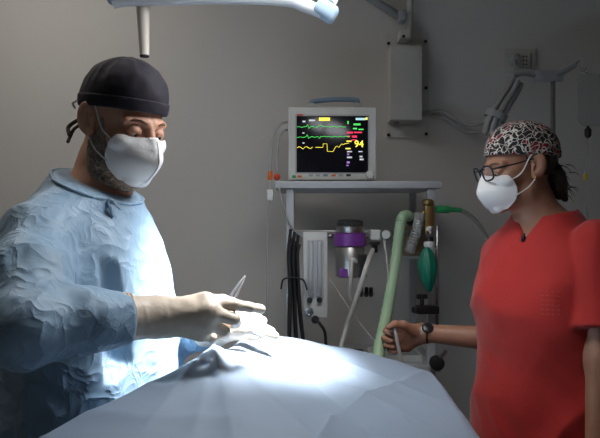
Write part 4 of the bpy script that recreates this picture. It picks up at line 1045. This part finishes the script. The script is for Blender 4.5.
G().lathe(P(403.5, 36.5, 2.41), A(0, -1, 0), [(0, .006), (.004, .006), (.005, .003)], 10).build('bolt', 'dark', bx)
G().cyl(P(410, 40, 2.45), A(P(410, 0, 2.45)[0], 2.45, 2.69), .013).build('conduit', 'white', bx)
G().cyl(P(396, 122, 2.45), P(396, 125, 2.45), .013).build('cable_gland', 'grey', bx)
G().cyl(P(421, 113, 2.46), P(429, 112.5, 2.47), .009).build('cable_gland', 'grey', bx)
sa = thing('support_arm', 'grey diagonal tubular arm above the wall box, reaching up to the ceiling', 'support arm', P(404, 18, 2.42))
G().cyl(P(400, 17, 2.44), P(340, -21, 2.40), .016).build('arm', 'grey', sa)
G().box(P(401.5, 17, 2.445), (.032, .06, .045), .008).build('knuckle', 'grey', sa)
G().cyl(P(340, -21, 2.40), A(P(340, 0, 2.40)[0], 2.40, 2.70), .016).build('drop_rod', 'grey', sa)
sk = thing('wall_socket', 'wide white wall socket plate with a round grey plug in it', 'socket', P(518, 73, YW))
a_, b_ = P(503, 49, YW), P(534.5, 72.5, YW)
G().box(((a_[0] + b_[0]) / 2, YW - .005, (a_[2] + b_[2]) / 2), (b_[0] - a_[0], .010, a_[2] - b_[2]), .003).build('plate', 'offw', sk)
for px in (523.5, 526.5):
    for py in (56.5, 60.5, 64.5): G().lathe(P(px, py, YW - .0095), A(0, -1, 0), [(0, .0032), (.0012, .003)], 10).build('pin_hole', 'dark', sk)
G().box(P(531, 60.5, YW - .0098), (.0025, .003, .062), .0005).build('module_gap', 'dark', sk)
pg_ = thing('power_plug', 'grey round plug in the wall socket with its cord bending down', 'plug', P(514, 66, 2.46))
G().lathe(P(514, 60, YW - .0112), A(0, -1, 0), [(0, .022), (.006, .023), (.030, .020), (.038, .012)], 24).build('body', 'grey', pg_)
G().tube([P(514, 60, 2.455), P(515, 66, 2.445), P(515, 75, 2.45), P(516, 84, 2.43)], .0055, 8).build('cord', 'cablew', pg_)
cable('wall_cable', 'grey cable drooping from the white wall box to the hanging coil, upper of two', 'cable', [P(430.5, 112, 2.46), P(440, 111, 2.46), P(450, 115, 2.45), P(462, 123, 2.44), P(474, 125, 2.42), P(486, 121, 2.38), P(494, 112, 2.34)], .0068, 'cablew', 'cables from the wall box')
cable('wall_cable', 'grey cable drooping from the white wall box to the hanging coil, lower of two', 'cable', [P(430.5, 116, 2.475), P(441, 117, 2.475), P(452, 123, 2.465), P(464, 130.5, 2.45), P(476, 132.5, 2.43), P(487, 129, 2.40), P(495, 121, 2.36)], .0060, 'cablew', 'cables from the wall box')

# ------------------------------------------------------------------ drip stand
XP, YP = P(553, 90, 2.2)[0], 2.2
iv = thing('drip_stand', 'chrome drip stand with a grey two-armed head near the wall', 'drip stand', (XP, YP, 0))
G().cyl(A(XP, YP, .08), A(XP, YP, P(0, 78, 2.2)[2]), .0085).build('pole', 'steel', iv)
G().box(P(549, 76, 2.2), (.10, .024, .040), .008).build('head_block', 'grey', iv)
G().tube([P(540, 75, 2.2), P(524, 72.5, 2.21), P(514, 75, 2.22)], [.014, .012, .011], 12).build('arm', 'grey', iv)
G().tube([P(556, 75, 2.2), P(566, 70, 2.19), P(576, 64.5, 2.18)], [.015, .012, .010], 12).build('arm', 'grey', iv)
for px, py in ((577, 64),): 
    G().tube([P(575, 65, 2.18), P(579.5, 60.5, 2.18), P(580.5, 66, 2.18), P(582, 71, 2.18), P(586, 69, 2.18), P(586, 64, 2.18)], .0035, 8).build('hook', 'steel', iv)
for i in range(5):
    a = 2 * math.pi * i / 5 + .3; e = A(XP + .26 * math.cos(a), YP + .26 * math.sin(a), .055)
    lg = G().tube([A(XP, YP, .10), A(XP + .05 * math.cos(a), YP + .05 * math.sin(a), .085), e], [.014, .012, .010], 8).build('leg', 'dsteel', iv)
    G().ball(A(e[0], e[1], .024), .024).build('caster', 'blackr', lg)
cl = [P(516, 82, 2.165), P(511, 92, 2.16), P(503, 104, 2.155), P(496, 116, 2.155), P(491.5, 127, 2.16), P(489.5, 135, 2.165)]
u_, v_, _ = frame_of(cl[-1] - cl[0])
for i in range(7):
    a = i * 2 * math.pi / 6; q = (u_ * math.cos(a) + v_ * math.sin(a)) * .0205 if i < 6 else A(0, 0, 0)
    sw = [.95, 1, 1.06, 1.06, 1.0, .95]
    cable('hanging_cable', 'grey cable in the coil hung slanting from the drip stand arm', 'cable', [c_ + q * sw[k_] for k_, c_ in enumerate(cl)], .0090, 'cablew', 'grey cables hung in a coil', 10)
t = thing('cable_tie', 'grey band holding the slanting cable coil together at mid height', 'band', cl[3])
d_ = unit(cl[4] - cl[2]); G().lathe(cl[3] - d_ * .012, d_, [(0, .0365), (0, .0385), (.024, .0385), (.024, .0365), (0, .0365)], 24, False).build('band', 'grey', t)
db = thing('drip_bag', 'nearly empty clear drip bag hanging from the right hook of the drip stand', 'drip bag', P(592, 133, 2.18))
V_, F_ = [], []; a_, b_ = P(577, 74, 2.18), P(607, 126, 2.18); cxb = (a_[0] + b_[0]) / 2; nb = 24
for i in range(31):
    v = i / 30; z = a_[2] + (b_[2] - a_[2]) * v; hw = (b_[0] - a_[0]) / 2 * (1 - .5 * max(0, (v - .85) / .15) ** 2 - .25 * max(0, (.1 - v) / .1)); th_ = .003 + .015 * math.sin(math.pi * min(1, v * 1.05)) ** .8 * v
    for j in range(nb): q = 2 * math.pi * j / nb; V_.append(A(cxb + hw * math.copysign(abs(math.cos(q)) ** .8, math.cos(q)), 2.18 + th_ * math.sin(q), z))
for i in range(30):
    for j in range(nb): F_.append((i * nb + j, (i + 1) * nb + j, (i + 1) * nb + (j + 1) % nb, i * nb + (j + 1) % nb))
F_ += [tuple(range(nb)), tuple(30 * nb + j for j in range(nb))[::-1]]
mesh_obj('bag', V_, F_, M['bag'], db, 'sdf')
G().tube([A(cxb - .004, 2.172, a_[2] - .001), P(584, 71.5, 2.168), P(583, 67.6, 2.18), P(584, 71.5, 2.192), A(cxb - .004, 2.188, a_[2] - .001)], .0013, 6).build('hanger', 'acryl', db)
G().lathe(P(588, 138, 2.18), A(0, 0, 1), [(0, .004), (.006, .011), (.030, .012), (.036, .006), (P(0, 126, 2.18)[2] - P(0, 138, 2.18)[2], .004)], 16).build('drip_chamber', 'black', db)
G().tube([P(588, 138, 2.18), P(588, 150, 2.18), P(586, 175, 2.19), P(585, 200, 2.2), P(588, 230, 2.2), P(586, 300, 2.2)], .0024, 6).build('line', 'acryl', db)
G().box(P(585.6, 177, 2.19), (.012, .016, .024), .003).build('roller_clamp', 'yellow', db)
